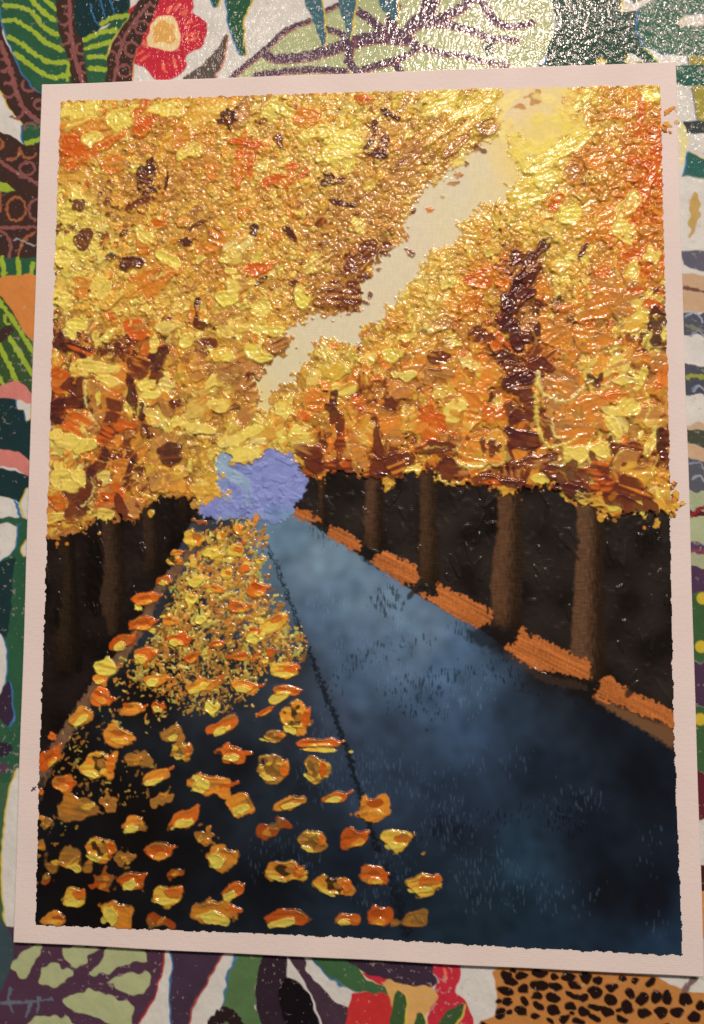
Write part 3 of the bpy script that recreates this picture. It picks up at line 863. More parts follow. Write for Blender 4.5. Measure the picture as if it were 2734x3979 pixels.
# --- trunks
TR = [(((222, 2075), (250, 2240), (222, 2420), (215, 2610)), ((292, 2075), (298, 2245), (312, 2430), (325, 2610)), (46, 34, 25), (24, 17, 13), 'dim trunk at the left edge'),
      (((393, 2010), (402, 2220), (389, 2330), (425, 2470)), ((463, 2005), (490, 2223), (490, 2332), (474, 2455)), (66, 49, 38), (34, 25, 20), 'second trunk from the left edge'),
      (((542, 1955), (560, 2110), (556, 2170), (548, 2225)), ((617, 1945), (624, 2110), (634, 2160), (628, 2222)), (58, 43, 34), (30, 22, 18), 'third trunk from the left edge'),
      (((690, 1925), (694, 1980), (692, 2040)), ((744, 1925), (746, 1980), (742, 2035)), (42, 28, 24), (28, 20, 17), 'dim short trunk left of the lilac patch'),
      (((1236, 1850), (1238, 1950), (1234, 2040)), ((1268, 1850), (1266, 1950), (1272, 2045)), (66, 48, 34), (40, 30, 22), 'thin trunk right of the lilac patch'),
      (((1421, 1840), (1419, 2000), (1412, 2125)), ((1490, 1840), (1488, 2000), (1494, 2145)), (88, 62, 47), (40, 29, 21), 'second trunk right of the lilac patch'),
      (((1632, 1795), (1632, 2050), (1630, 2270)), ((1700, 1795), (1698, 2050), (1706, 2285)), (74, 54, 38), (46, 34, 23), 'middle trunk of the right row'),
      (((1936, 1920), (1930, 2080), (1912, 2200), (1906, 2440)), ((2030, 1920), (2030, 2080), (2030, 2200), (2024, 2470)), (96, 68, 50), (46, 34, 24), 'second trunk from the right edge'),
      (((2240, 1950), (2242, 2100), (2228, 2300), (2216, 2600)), ((2340, 1950), (2346, 2100), (2346, 2300), (2358, 2660)), (100, 73, 56), (44, 32, 22), 'tall trunk nearest the right edge')]
for lf, rt, c1, c2, lb in TR:
    tid = new_id('tree_trunk', MAT_DARK, label=lb)
    pts = spline(lf, 5).tolist() + spline(rt, 5).tolist()[::-1]
    r = PA.poly(pts, False, ragged=0.8, fine=0.3, soft=2.6)
    sl = r[0]
    Y, X = np.mgrid[sl[0], sl[1]].astype(np.float32)
    lc, rc = PA.cells(spline(lf, 5)), PA.cells(spline(rt, 5))
    xl, xr = np.interp(Y[:, 0], lc[:, 1], lc[:, 0]), np.interp(Y[:, 0], rc[:, 1], rc[:, 0])
    t = np.clip((X - xl[:, None]) / (xr - xl)[:, None] + 0.05 * tile(NV, sl[0].start, sl[0].stop, sl[1].start, sl[1].stop), 0, 1)
    g = sm(0.3, 0.85, t)[..., None]
    st = (0.86 + 0.07 * tile(NV, sl[0].start, sl[0].stop, sl[1].start, sl[1].stop, 50) + 0.08 * tile(NHZ, sl[0].start, sl[0].stop, sl[1].start, sl[1].stop))[..., None]
    fade = (0.55 + 0.45 * sm(sl[0].stop, sl[0].stop - 60, Y))[..., None]
    lay(r, (pig(c1) * (1 - g) + pig(c2) * g) * np.array([1.0, 0.88, 0.72], np.float32) * st * fade, 0.14 + 0.012 * tile(NV, sl[0].start, sl[0].stop, sl[1].start, sl[1].stop) + 0.012 * tile(NHZ, sl[0].start, sl[0].stop, sl[1].start, sl[1].stop), tid)

# dark footing of the trunks on the road
for x, y, rx, ry, an in ((1980, 2475, 120, 34, 22), (1700, 2300, 70, 16, 25), (2230, 2650, 150, 40, 20), (1420, 2150, 60, 16, 35), (1900, 2490, 90, 40, 20), (2290, 2690, 130, 50, 25)):
    e = PA.ell(x, y, rx, ry, an, ragged=3, soft=8)
    lay(e, pig((22, 18, 16)), 0.01, 0, op=0.8, rel=True)

# --- kerb: separate orange strokes on the right, one brown band on the left
KERB = [[(1145, 1978), (1190, 1983), (1228, 2003), (1250, 2025), (1215, 2028), (1180, 2024), (1146, 2008)],
        [(1275, 2051), (1300, 2046), (1351, 2069), (1384, 2086), (1402, 2116), (1401, 2138), (1378, 2141), (1341, 2124), (1280, 2088)],
        [(1454, 2164), (1496, 2144), (1551, 2166), (1621, 2209), (1627, 2264), (1592, 2270), (1561, 2266), (1501, 2226), (1450, 2189)],
        [(1626, 2304), (1664, 2312), (1698, 2318), (1700, 2268), (1731, 2281), (1820, 2322), (1906, 2372), (1903, 2414), (1852, 2439), (1817, 2422), (1727, 2372), (1651, 2326)],
        [(2018, 2438), (2065, 2464), (2140, 2500), (2217, 2537), (2285, 2574), (2287, 2639), (2195, 2616), (2082, 2599), (2003, 2554), (1956, 2507), (2000, 2500)],
        [(2356, 2626), (2420, 2667), (2520, 2716), (2612, 2764), (2616, 2830), (2560, 2800), (2470, 2770), (2390, 2735), (2312, 2710), (2318, 2680)]]
lb = ['farthest', 'second', 'third', 'fourth', 'fifth', 'nearest']
e = PA.poly([(2312, 2706), (2400, 2745), (2520, 2795), (2614, 2832), (2614, 2906), (2540, 2860), (2420, 2792), (2330, 2735)], True, fine=1, soft=3)
lay(e, pig((120, 80, 52)), 0.08, road_id, op=0.8)
e = PA.poly([(1960, 2515), (2080, 2606), (2250, 2650), (2270, 2680), (2120, 2650), (1990, 2570)], True, fine=1, soft=3)
lay(e, pig((70, 50, 38)), 0.08, road_id, op=0.5)
for kp, l_ in zip(KERB, lb):
    kid = new_id('kerb_stroke', MAT_DARK, label=l_ + ' orange stroke of the right kerb')
    r = PA.poly(kp, True, ragged=0.6, fine=1.5, soft=1.2)
    sl = r[0]
    Y, X = np.mgrid[sl[0], sl[1]].astype(np.float32)
    w = (X * 0.50 - Y)                                   # across the stroke
    st = N12[(w * 2.2).astype(int) % NT, ((X + Y) * 0.10).astype(int) % NT] * 0.16 + 0.10 * tile(N3, sl[0].start, sl[0].stop, sl[1].start, sl[1].stop) + 0.06 * tile(NV, sl[0].start, sl[0].stop, sl[1].start, sl[1].stop)
    st = st * 0.8
    c_ = pig((176, 98, 46)) * (1 + st)[..., None] + pig((90, 40, 8)) * np.maximum(0, st)[..., None]
    lay(r, c_, 0.22 + 0.22 * st, kid)
kid = new_id('kerb_stroke', MAT_DARK, label='long brown band of the left kerb')
r = PA.line([(745, 2140), (678, 2218), (618, 2289), (575, 2376), (528, 2470), (470, 2550), (405, 2630), (335, 2725), (255, 2851), (200, 2940), (158, 3030)], 30, 50, ragged=1.2, soft=2)
sl = r[0]
lay(r, pig((112, 80, 58)) * (1 + 0.12 * tile(N12, sl[0].start, sl[0].stop, sl[1].start, sl[1].stop))[..., None], 0.12, kid)
for x, y in ((178, 3020), (330, 2800), (430, 2640)):
    lay(PA.ell(x + 25, y + 10, 40, 18, -55, ragged=3, soft=4), pig((20, 15, 12)), 0.02, 0, op=0.75, rel=True)
# the tape let a little ground through below the kerb on the left edge
r = PA.poly([(150, 3040), (175, 3020), (160, 3110), (148, 3110)], True, fine=1)
lay(r, pig((60, 44, 32)), 0.08, road_id)

# --- lilac patch where the avenue ends
lil = new_id('lilac_paint', MAT_THIN, label='lilac blue patch at the far end of the road')
liln = [(772, 1979), (788, 1961), (827, 1948), (845, 1931), (884, 1931), (893, 1905), (853, 1904), (845, 1843), (845, 1777), (893, 1764), (902, 1785), (884, 1812), (924, 1799), (959, 1804), (981, 1786), (1016, 1780),
        (1016, 1755), (1042, 1742), (1090, 1755), (1112, 1777), (1139, 1786), (1156, 1812), (1169, 1839), (1187, 1860), (1187, 1909), (1165, 1931), (1160, 1948), (1139, 1966), (1134, 2001), (1082, 2034), (1016, 2025),
        (981, 2014), (897, 2014), (836, 2029), (827, 2010), (788, 2010)]
LILAC = liln

# ------------------------------------------------------------------ impasto canopies
PAL = {'Y': (236, 200, 92), 'G': (216, 158, 58), 'O': (216, 128, 42), 'R': (206, 92, 28), 'B': (106, 46, 28), 'T': (184, 122, 60), 'W': (236, 212, 120), 'D': (74, 32, 30), 'L': (228, 200, 82)}
PALV = {k: pig(v) for k, v in PAL.items()}
KEYS = 'YGORBTWDL'
ZN = [(300, 450, 'Y5G2O3'), (280, 560, 'R6O3'), (400, 600, 'Y4G3O3'), (600, 600, 'G5T4'), (500, 720, 'G4T4B1'), (800, 450, 'O4G4Y2'), (700, 550, 'O4G4T2'), (1000, 450, 'Y3G3T2B1'), (1000, 700, 'O3G4Y3'),
      (1200, 500, 'Y4G4O2'), (1350, 550, 'Y6L2G2'), (1500, 600, 'T5G4Y1'), (1750, 550, 'T4G3Y3'), (1850, 400, 'Y7G2L1'), (1450, 800, 'T6G3Y1'), (1300, 1100, 'T5B2G3'), (1380, 1150, 'B4T6'), (1000, 950, 'Y3G5O2'),
      (700, 900, 'G5Y2T3'), (280, 850, 'Y7L2B1'), (300, 1000, 'Y6L2B1'), (600, 1000, 'O3G5Y2'), (850, 1000, 'T4G4O2'), (450, 1200, 'G4Y3O2'), (700, 1200, 'Y4G5'), (1000, 1200, 'G4Y3T3'), (300, 1350, 'B5O3Y2D1'),
      (450, 1450, 'Y4G4O2'), (500, 1380, 'B5D1O3'), (700, 1450, 'T5G4'), (900, 1300, 'Y4G4T1'), (1000, 1450, 'T7B2'), (400, 1600, 'O4B5T2'), (250, 1550, 'B5O4Y1'), (300, 1700, 'Y5O3'), (500, 1700, 'O4B5T2'),
      (700, 1600, 'G5Y3T2'), (850, 1600, 'T4G5'), (250, 1850, 'Y4O3'), (450, 1800, 'B6O4'), (600, 1800, 'G5T4'), (750, 1800, 'G7Y2T1'), (250, 2000, 'O4T4G2'), (450, 1950, 'O4T3B2'), (700, 1900, 'G6T3'),
      (820, 1880, 'G5Y4'), (950, 1680, 'Y7G3'), (900, 1760, 'Y7L2'), (2400, 380, 'O4Y4G2'), (2300, 480, 'Y4O4'), (2100, 600, 'Y6L4'), (2050, 850, 'Y5G4L1'), (2300, 650, 'O5T2G3'), (2550, 600, 'R6O3'), (2500, 800, 'R3O5'),
      (2350, 850, 'G5O4'), (2200, 850, 'G4Y5'), (1850, 950, 'G5Y4O1'), (1700, 1050, 'Y5G5'), (1900, 1050, 'O5R2G2'), (1850, 1150, 'O5G4'), (2030, 1050, 'D4B4T2'), (2000, 1180, 'D4B4T2'), (2200, 1050, 'Y4G5'),
      (2350, 1100, 'O4G4T2'), (2500, 1000, 'O5R2T2'), (2530, 1250, 'Y3B5'), (1600, 1200, 'Y4G5'), (1500, 1300, 'G5O3Y2'), (1300, 1400, 'Y5G4O1'), (1150, 1550, 'G5O2Y3'), (1220, 1590, 'O5G3'), (1400, 1550, 'O4B2T2'),
      (1600, 1450, 'T4O3G3'), (1800, 1500, 'O6G3'), (1900, 1650, 'O5G3B1'), (2010, 1430, 'D3B3O3'), (2150, 1450, 'O4T4'), (2350, 1450, 'Y5O3T2'), (2550, 1500, 'O4B3T2'), (2200, 1650, 'T4O4'), (2450, 1600, 'Y4O4T2'),
      (1300, 1800, 'B5O3T1'), (1500, 1750, 'B4O4G1'), (1500, 1850, 'B6D2O1'), (1750, 1800, 'B4O5'), (1650, 1750, 'G3O5'), (2000, 1750, 'B4D2O3'), (2250, 1800, 'Y4B4T1'), (2400, 1860, 'B6D2O1'), (2550, 1800, 'G3O3B3'),
      (2550, 1950, 'G6Y3'), (2250, 1950, 'G5O4'), (2000, 1880, 'B5O3'), (1100, 1700, 'G4Y5'), (1250, 1850, 'B5O4')]
zw = np.zeros((len(ZN), len(KEYS)))
for i, (_, _, s_) in enumerate(ZN):
    for j in range(0, len(s_), 2):
        zw[i, KEYS.index(s_[j])] = int(s_[j + 1])
zw /= zw.sum(1, keepdims=True)
zxy = np.array([(a, b_) for a, b_, _ in ZN], float)


def weights_at(x, y):
    d = ((zxy[:, 0] - x) ** 2 + (zxy[:, 1] - y) ** 2 + 400) ** -2.2
    return (d[:, None] * zw).sum(0) / d.sum()


canl = new_id('leaf_canopy', MAT_IMPASTO, kind='stuff', label='left canopy of crumbled golden impasto')
canr = new_id('leaf_canopy', MAT_IMPASTO, kind='stuff', label='right canopy of crumbled amber impasto')
CAN_L = [(205, 360), (500, 360), (900, 345), (1300, 340), (1700, 320), (1960, 320), (1950, 430), (1938, 530), (1870, 560), (1800, 610), (1722, 690), (1642, 736), (1612, 791), (1597, 821), (1572, 866), (1577, 926), (1547, 951),
         (1521, 966), (1501, 992), (1466, 997), (1456, 1032), (1446, 1077), (1406, 1092), (1406, 1200), (1371, 1210), (1326, 1220), (1281, 1232), (1251, 1222), (1191, 1245), (1115, 1280), (1100, 1300), (1140, 1310),
         (1115, 1370), (1065, 1391), (1035, 1426), (990, 1501), (1010, 1526), (1015, 1556), (980, 1576), (1000, 1586), (1035, 1620), (1100, 1660), (1120, 1780), (950, 1860), (845, 1960), (772, 1985), (762, 1977), (744, 1938),
         (691, 1940), (621, 1925), (612, 1946), (569, 1964), (551, 1982), (533, 1995), (529, 2030), (481, 2030), (455, 2012), (411, 2021), (358, 2021), (349, 2047), (323, 2065), (292, 2074), (257, 2074), (218, 2091),
         (160, 2092), (160, 1700), (170, 1400), (180, 1000), (190, 700)]
CAN_R = [(2205, 320), (2280, 310), (2400, 310), (2600, 300), (2625, 1200), (2635, 1900), (2640, 2000), (2527, 1990), (2490, 2002), (2439, 1989), (2421, 2008), (2358, 2021), (2314, 1971), (2251, 1964), (2195, 1933), (2139, 1895),
         (2026, 1895), (2001, 1920), (1944, 1927), (1919, 1895), (1807, 1883), (1713, 1883), (1688, 1864), (1681, 1815), (1646, 1812), (1631, 1845), (1541, 1845), (1531, 1885), (1486, 1895), (1481, 1855), (1421, 1855),
         (1381, 1835), (1300, 1830), (1265, 1845), (1245, 1868), (1190, 1850), (1155, 1800), (1090, 1750), (1020, 1740), (1000, 1660), (1040, 1606), (1050, 1546), (1065, 1521), (1110, 1486), (1145, 1476), (1145, 1446),
         (1195, 1401), (1220, 1355), (1246, 1315), (1331, 1325), (1401, 1350), (1396, 1320), (1401, 1265), (1451, 1255), (1501, 1225), (1491, 1190), (1546, 1160), (1577, 1110), (1627, 1072), (1642, 1027), (1662, 972),
         (1775, 947), (1788, 903), (1769, 865), (1857, 840), (1863, 796), (1926, 790), (1988, 759), (1963, 727), (2020, 708), (2032, 658), (2000, 640), (1976, 590), (1970, 520), (2010, 510), (2070, 570), (2150, 560), (2200, 520),
         (2180, 440)]
MASK = np.zeros((NR, NC), np.float32)          # where canopy paint may lie (raggedness included)
SIDE = np.zeros((NR, NC), np.int32)
SOFTM = np.zeros((NR, NC), np.float32)
for poly_, cid in ((CAN_L, canl), (CAN_R, canr)):
    r = PA.poly(poly_, False, ragged=2.6, fine=2.0, soft=0.8)
    sl, mk, sd = r
    MASK[sl] = np.maximum(MASK[sl], mk)
    SOFTM[sl] = np.maximum(SOFTM[sl], sm(0, 22, sd))
    S = SIDE[sl]
    S[mk > 0.5] = cid
wf = np.zeros((NR // 12 + 3, NC // 12 + 3, 3), np.float32)
inv_r = np.arange(wf.shape[0]) * 12
inv_c = np.arange(wf.shape[1]) * 12


def to_px(c, r_):
    """cell -> photograph pixel (inverse of the measuring above)"""
    x, y = PA.x0 + c * G, PA.y0 - r_ * G
    q = (np.stack([x, y, np.full(np.shape(x), BT / 1000)], -1) - CAM_T) @ CAM_R
    return CX + FPX * q[..., 0] / -q[..., 2], CY - FPX * q[..., 1] / -q[..., 2]


CP = np.array([PALV[k] for k in KEYS])
gc, gr = np.meshgrid(inv_c, inv_r)
gpx, gpy = to_px(gc.astype(float), gr.astype(float))
for i in range(wf.shape[0]):
    for j in range(wf.shape[1]):
        wf[i, j] = weights_at(gpx[i, j], gpy[i, j]) @ CP
lowz = sm(1150, 1500, upsample(gpy.astype(np.float32), 12))[..., None]
basec = upsample(wf, 12)
basec = basec * (0.70 - 0.22 * lowz) + pig((150, 92, 38)) * (0.30 - 0.12 * lowz) + pig((112, 54, 28)) * 0.34 * lowz
basec = basec * (1 + 0.12 * big(N12) + 0.08 * big(N6))[..., None]
m3 = MASK[..., None]
COL[:] = COL * (1 - m3) + np.clip(basec, 0.01, 0.93) * m3
HT[:] = HT * (1 - MASK) + (0.16 + 0.10 * SOFTM + 0.05 * big(N6)) * MASK
LB[MASK > 0.5] = SIDE[MASK > 0.5]


def dab(cx, cy, rx, ry, ang, c1, c2=None, t=0.4, lid=None, free=False, mix=0.5, edge=0.28, warp=0.22, tilt=0.3, pick=0.12, keep=False, streak=1.0, drag=0.0):
    """one touch of a loaded brush or knife, in cells: ragged outline, squeezed-up rim, streaks along the pull"""
    R_ = 1.45 * max(rx, ry) + 2
    r0, r1, c0, c1_ = max(int(cy - R_), 0), min(int(cy + R_) + 2, NR), max(int(cx - R_), 0), min(int(cx + R_) + 2, NC)
    if r1 - r0 < 2 or c1_ - c0 < 2:
        return
    Y, X = np.mgrid[r0:r1, c0:c1_].astype(np.float32)
    ca, sa = math.cos(ang), math.sin(ang)
    dx, dy = X - cx, Y - cy
    a, b_ = (dx * ca + dy * sa), (-dx * sa + dy * ca)
    o1, o2 = random.randrange(NT), random.randrange(NT)
    Nn = N6 if max(rx, ry) < 7 else (N12 if max(rx, ry) < 16 else N25)
    w1 = tile(Nn, r0, r1, c0, c1_, o1, o2)
    w2 = tile(N6, r0, r1, c0, c1_, o2, o1)
    bigd = max(rx, ry) > 8
    rr_ = np.sqrt((a / rx) ** 2 + (b_ / ry) ** 2) + warp * w1 + (0.03 if bigd else 0.07) * w2
    m = sm(1, 1 - edge, rr_)
    if not free:
        m = m * MASK[r0:r1, c0:c1_]
    if m.max() < 0.3:
        return
    st = N12[(b_ * 1.7 + o1).astype(np.int32) % NT, (a * 0.22 + o2).astype(np.int32) % NT]
    rim = np.exp(-((rr_ - 0.80) / 0.16) ** 2)
    prof = 0.45 + 0.70 * rim * (0.6 + 0.4 * w1) + 0.12 * streak * st + tilt * a / rx - 0.35 * tilt * b_ / ry + (0.03 if bigd else 0.10) * w2
    H = HT[r0:r1, c0:c1_]
    hb = float((H * m).sum() / (m.sum() + 1e-6))
    kf = 0.30 if bigd else 0.6
    Hn = kf * H + (1 - kf) * hb + 1.6 * t * prof
    Hn = np.where(Hn > 0.9, 0.9 + (Hn - 0.9) * 0.5, Hn)
    HT[r0:r1, c0:c1_] = H * (1 - m) + np.maximum(Hn, 0.03) * m
    c_ = np.broadcast_to(np.asarray(c1, np.float32), X.shape + (3,))
    if c2 is not None:
        k = sm(-0.5, 1.0, st * 0.75 + 0.45 * w1 + (0.5 if tilt > 0 else -0.5) * a / rx + (mix - 0.5) * 2)[..., None]
        c_ = c_ * (1 - k) + np.asarray(c2, np.float32) * k
    c_ = c_ * (1 + 0.035 * w2[..., None])
    mm = (m * (1 - pick - drag * np.clip(st - 0.3, 0, 0.8)))[..., None]
    Cc = COL[r0:r1, c0:c1_]
    COL[r0:r1, c0:c1_] = Cc * (1 - mm) + c_ * mm
    if not keep:
        L = LB[r0:r1, c0:c1_]
        L[m > 0.45] = lid


for x, y, rx, ry, a in WOODT:
    c = PA.cells([(x, y)])[0]
    ri, ci = int(c[1]), int(c[0])
    if LB[ri, ci] in (wood_l, wood_r):
        dab(c[0], c[1], rx, ry, a, COL[ri, ci] * random.uniform(0.7, 1.35), None, 0.22, LB[ri, ci], free=True, keep=True, edge=0.35, tilt=random.uniform(-.4, .4))


def pick_col(x, y):
    w = weights_at(x, y)
    k = rng.choice(len(KEYS), p=w)
    return KEYS[k]


NEIGH = {'Y': 'GWLG', 'G': 'YOTG', 'O': 'GRTG', 'R': 'OOBG', 'B': 'TDOR', 'T': 'GBOG', 'W': 'YYGL', 'D': 'BBRD', 'L': 'YGYW'}


def vary(c, s=0.15):
    return np.clip(c * (1 + rng.normal(0, s)) * (1 + rng.normal(0, s * 0.4, 3)), 0.004, 0.93)


def size_at(x, y):
    """crumbs are fine high up, broad knife touches low down"""
    s = 0.72 + 0.55 * sm(1000, 1600, y)
    s = s * (1.0 + 0.3 * sm(1700, 2200, x) * sm(700, 1200, y))
    return s


rows, cols_ = np.nonzero(MASK > 0.5)


def scatter(n, smin, smax, t0, t1, own=False, elong=(0.5, 1.0), power=1.6, tiltmax=0.45, edge=(0.2, 0.4), lowp=1.0):
    for q in rng.integers(0, len(rows), n):
        r_, c_ = rows[q], cols_[q]
        x, y = to_px(float(c_), float(r_))
        x, y = float(x), float(y)
        if rng.random() > 1 - (1 - lowp) * float(sm(1150, 1450, y)):
            continue
        s = (smin + (smax - smin) * rng.random() ** power) * size_at(x, y) * K
        k = pick_col(x, y)
        if own and k == 'D':
            k = 'B'
        c2 = PALV[random.choice(NEIGH[k])]
        an = rng.normal(-0.5, 0.8) if y < 1250 else rng.uniform(-2.1, 0.25)
        if 1450 < x < 1930 and y < 800:
            an = rng.normal(-0.7, 0.2)
        side = SIDE[r_, c_]
        thin = 0.45 + 0.55 * SOFTM[r_, c_]
        el = rng.uniform(*elong)
        lid = side
        if own:
            lid = new_id('paint_daub', MAT_IMPASTO, side)
        dab(c_, r_, s, s * el, an, vary(PALV[k]), vary(c2), (t0 + (t1 - t0) * rng.random()) * thin, lid, mix=rng.uniform(0.3, 0.7), tilt=rng.uniform(-tiltmax, tiltmax), edge=rng.uniform(*edge), drag=0.6, pick=0.15)


scatter(2600, 12, 28, 0.16, 0.36)
scatter(620, 24, 54, 0.18, 0.42, own=True, elong=(0.45, 0.9), edge=(0.12, 0.3))
scatter(2600, 10, 24, 0.16, 0.36, edge=(0.15, 0.35), lowp=0.35)
scatter(300, 26, 52, 0.20, 0.42, own=True, elong=(0.4, 0.85), edge=(0.12, 0.25))


def feat(x, y, rx, ry, ang, k1, k2=None, t=0.45, **kw):
    c = PA.cells([(x, y)])[0]
    ri, ci = min(max(int(c[1]), 0), NR - 1), min(max(int(c[0]), 0), NC - 1)
    side = SIDE[ri, ci] or (canl if x < 1100 else canr)
    lid = new_id('paint_daub', MAT_IMPASTO, side)
    dab(c[0], c[1], rx * K, ry * K, math.radians(ang), vary(PALV[k1], 0.04), vary(PALV[k2 or k1], 0.04), t, lid, **kw)


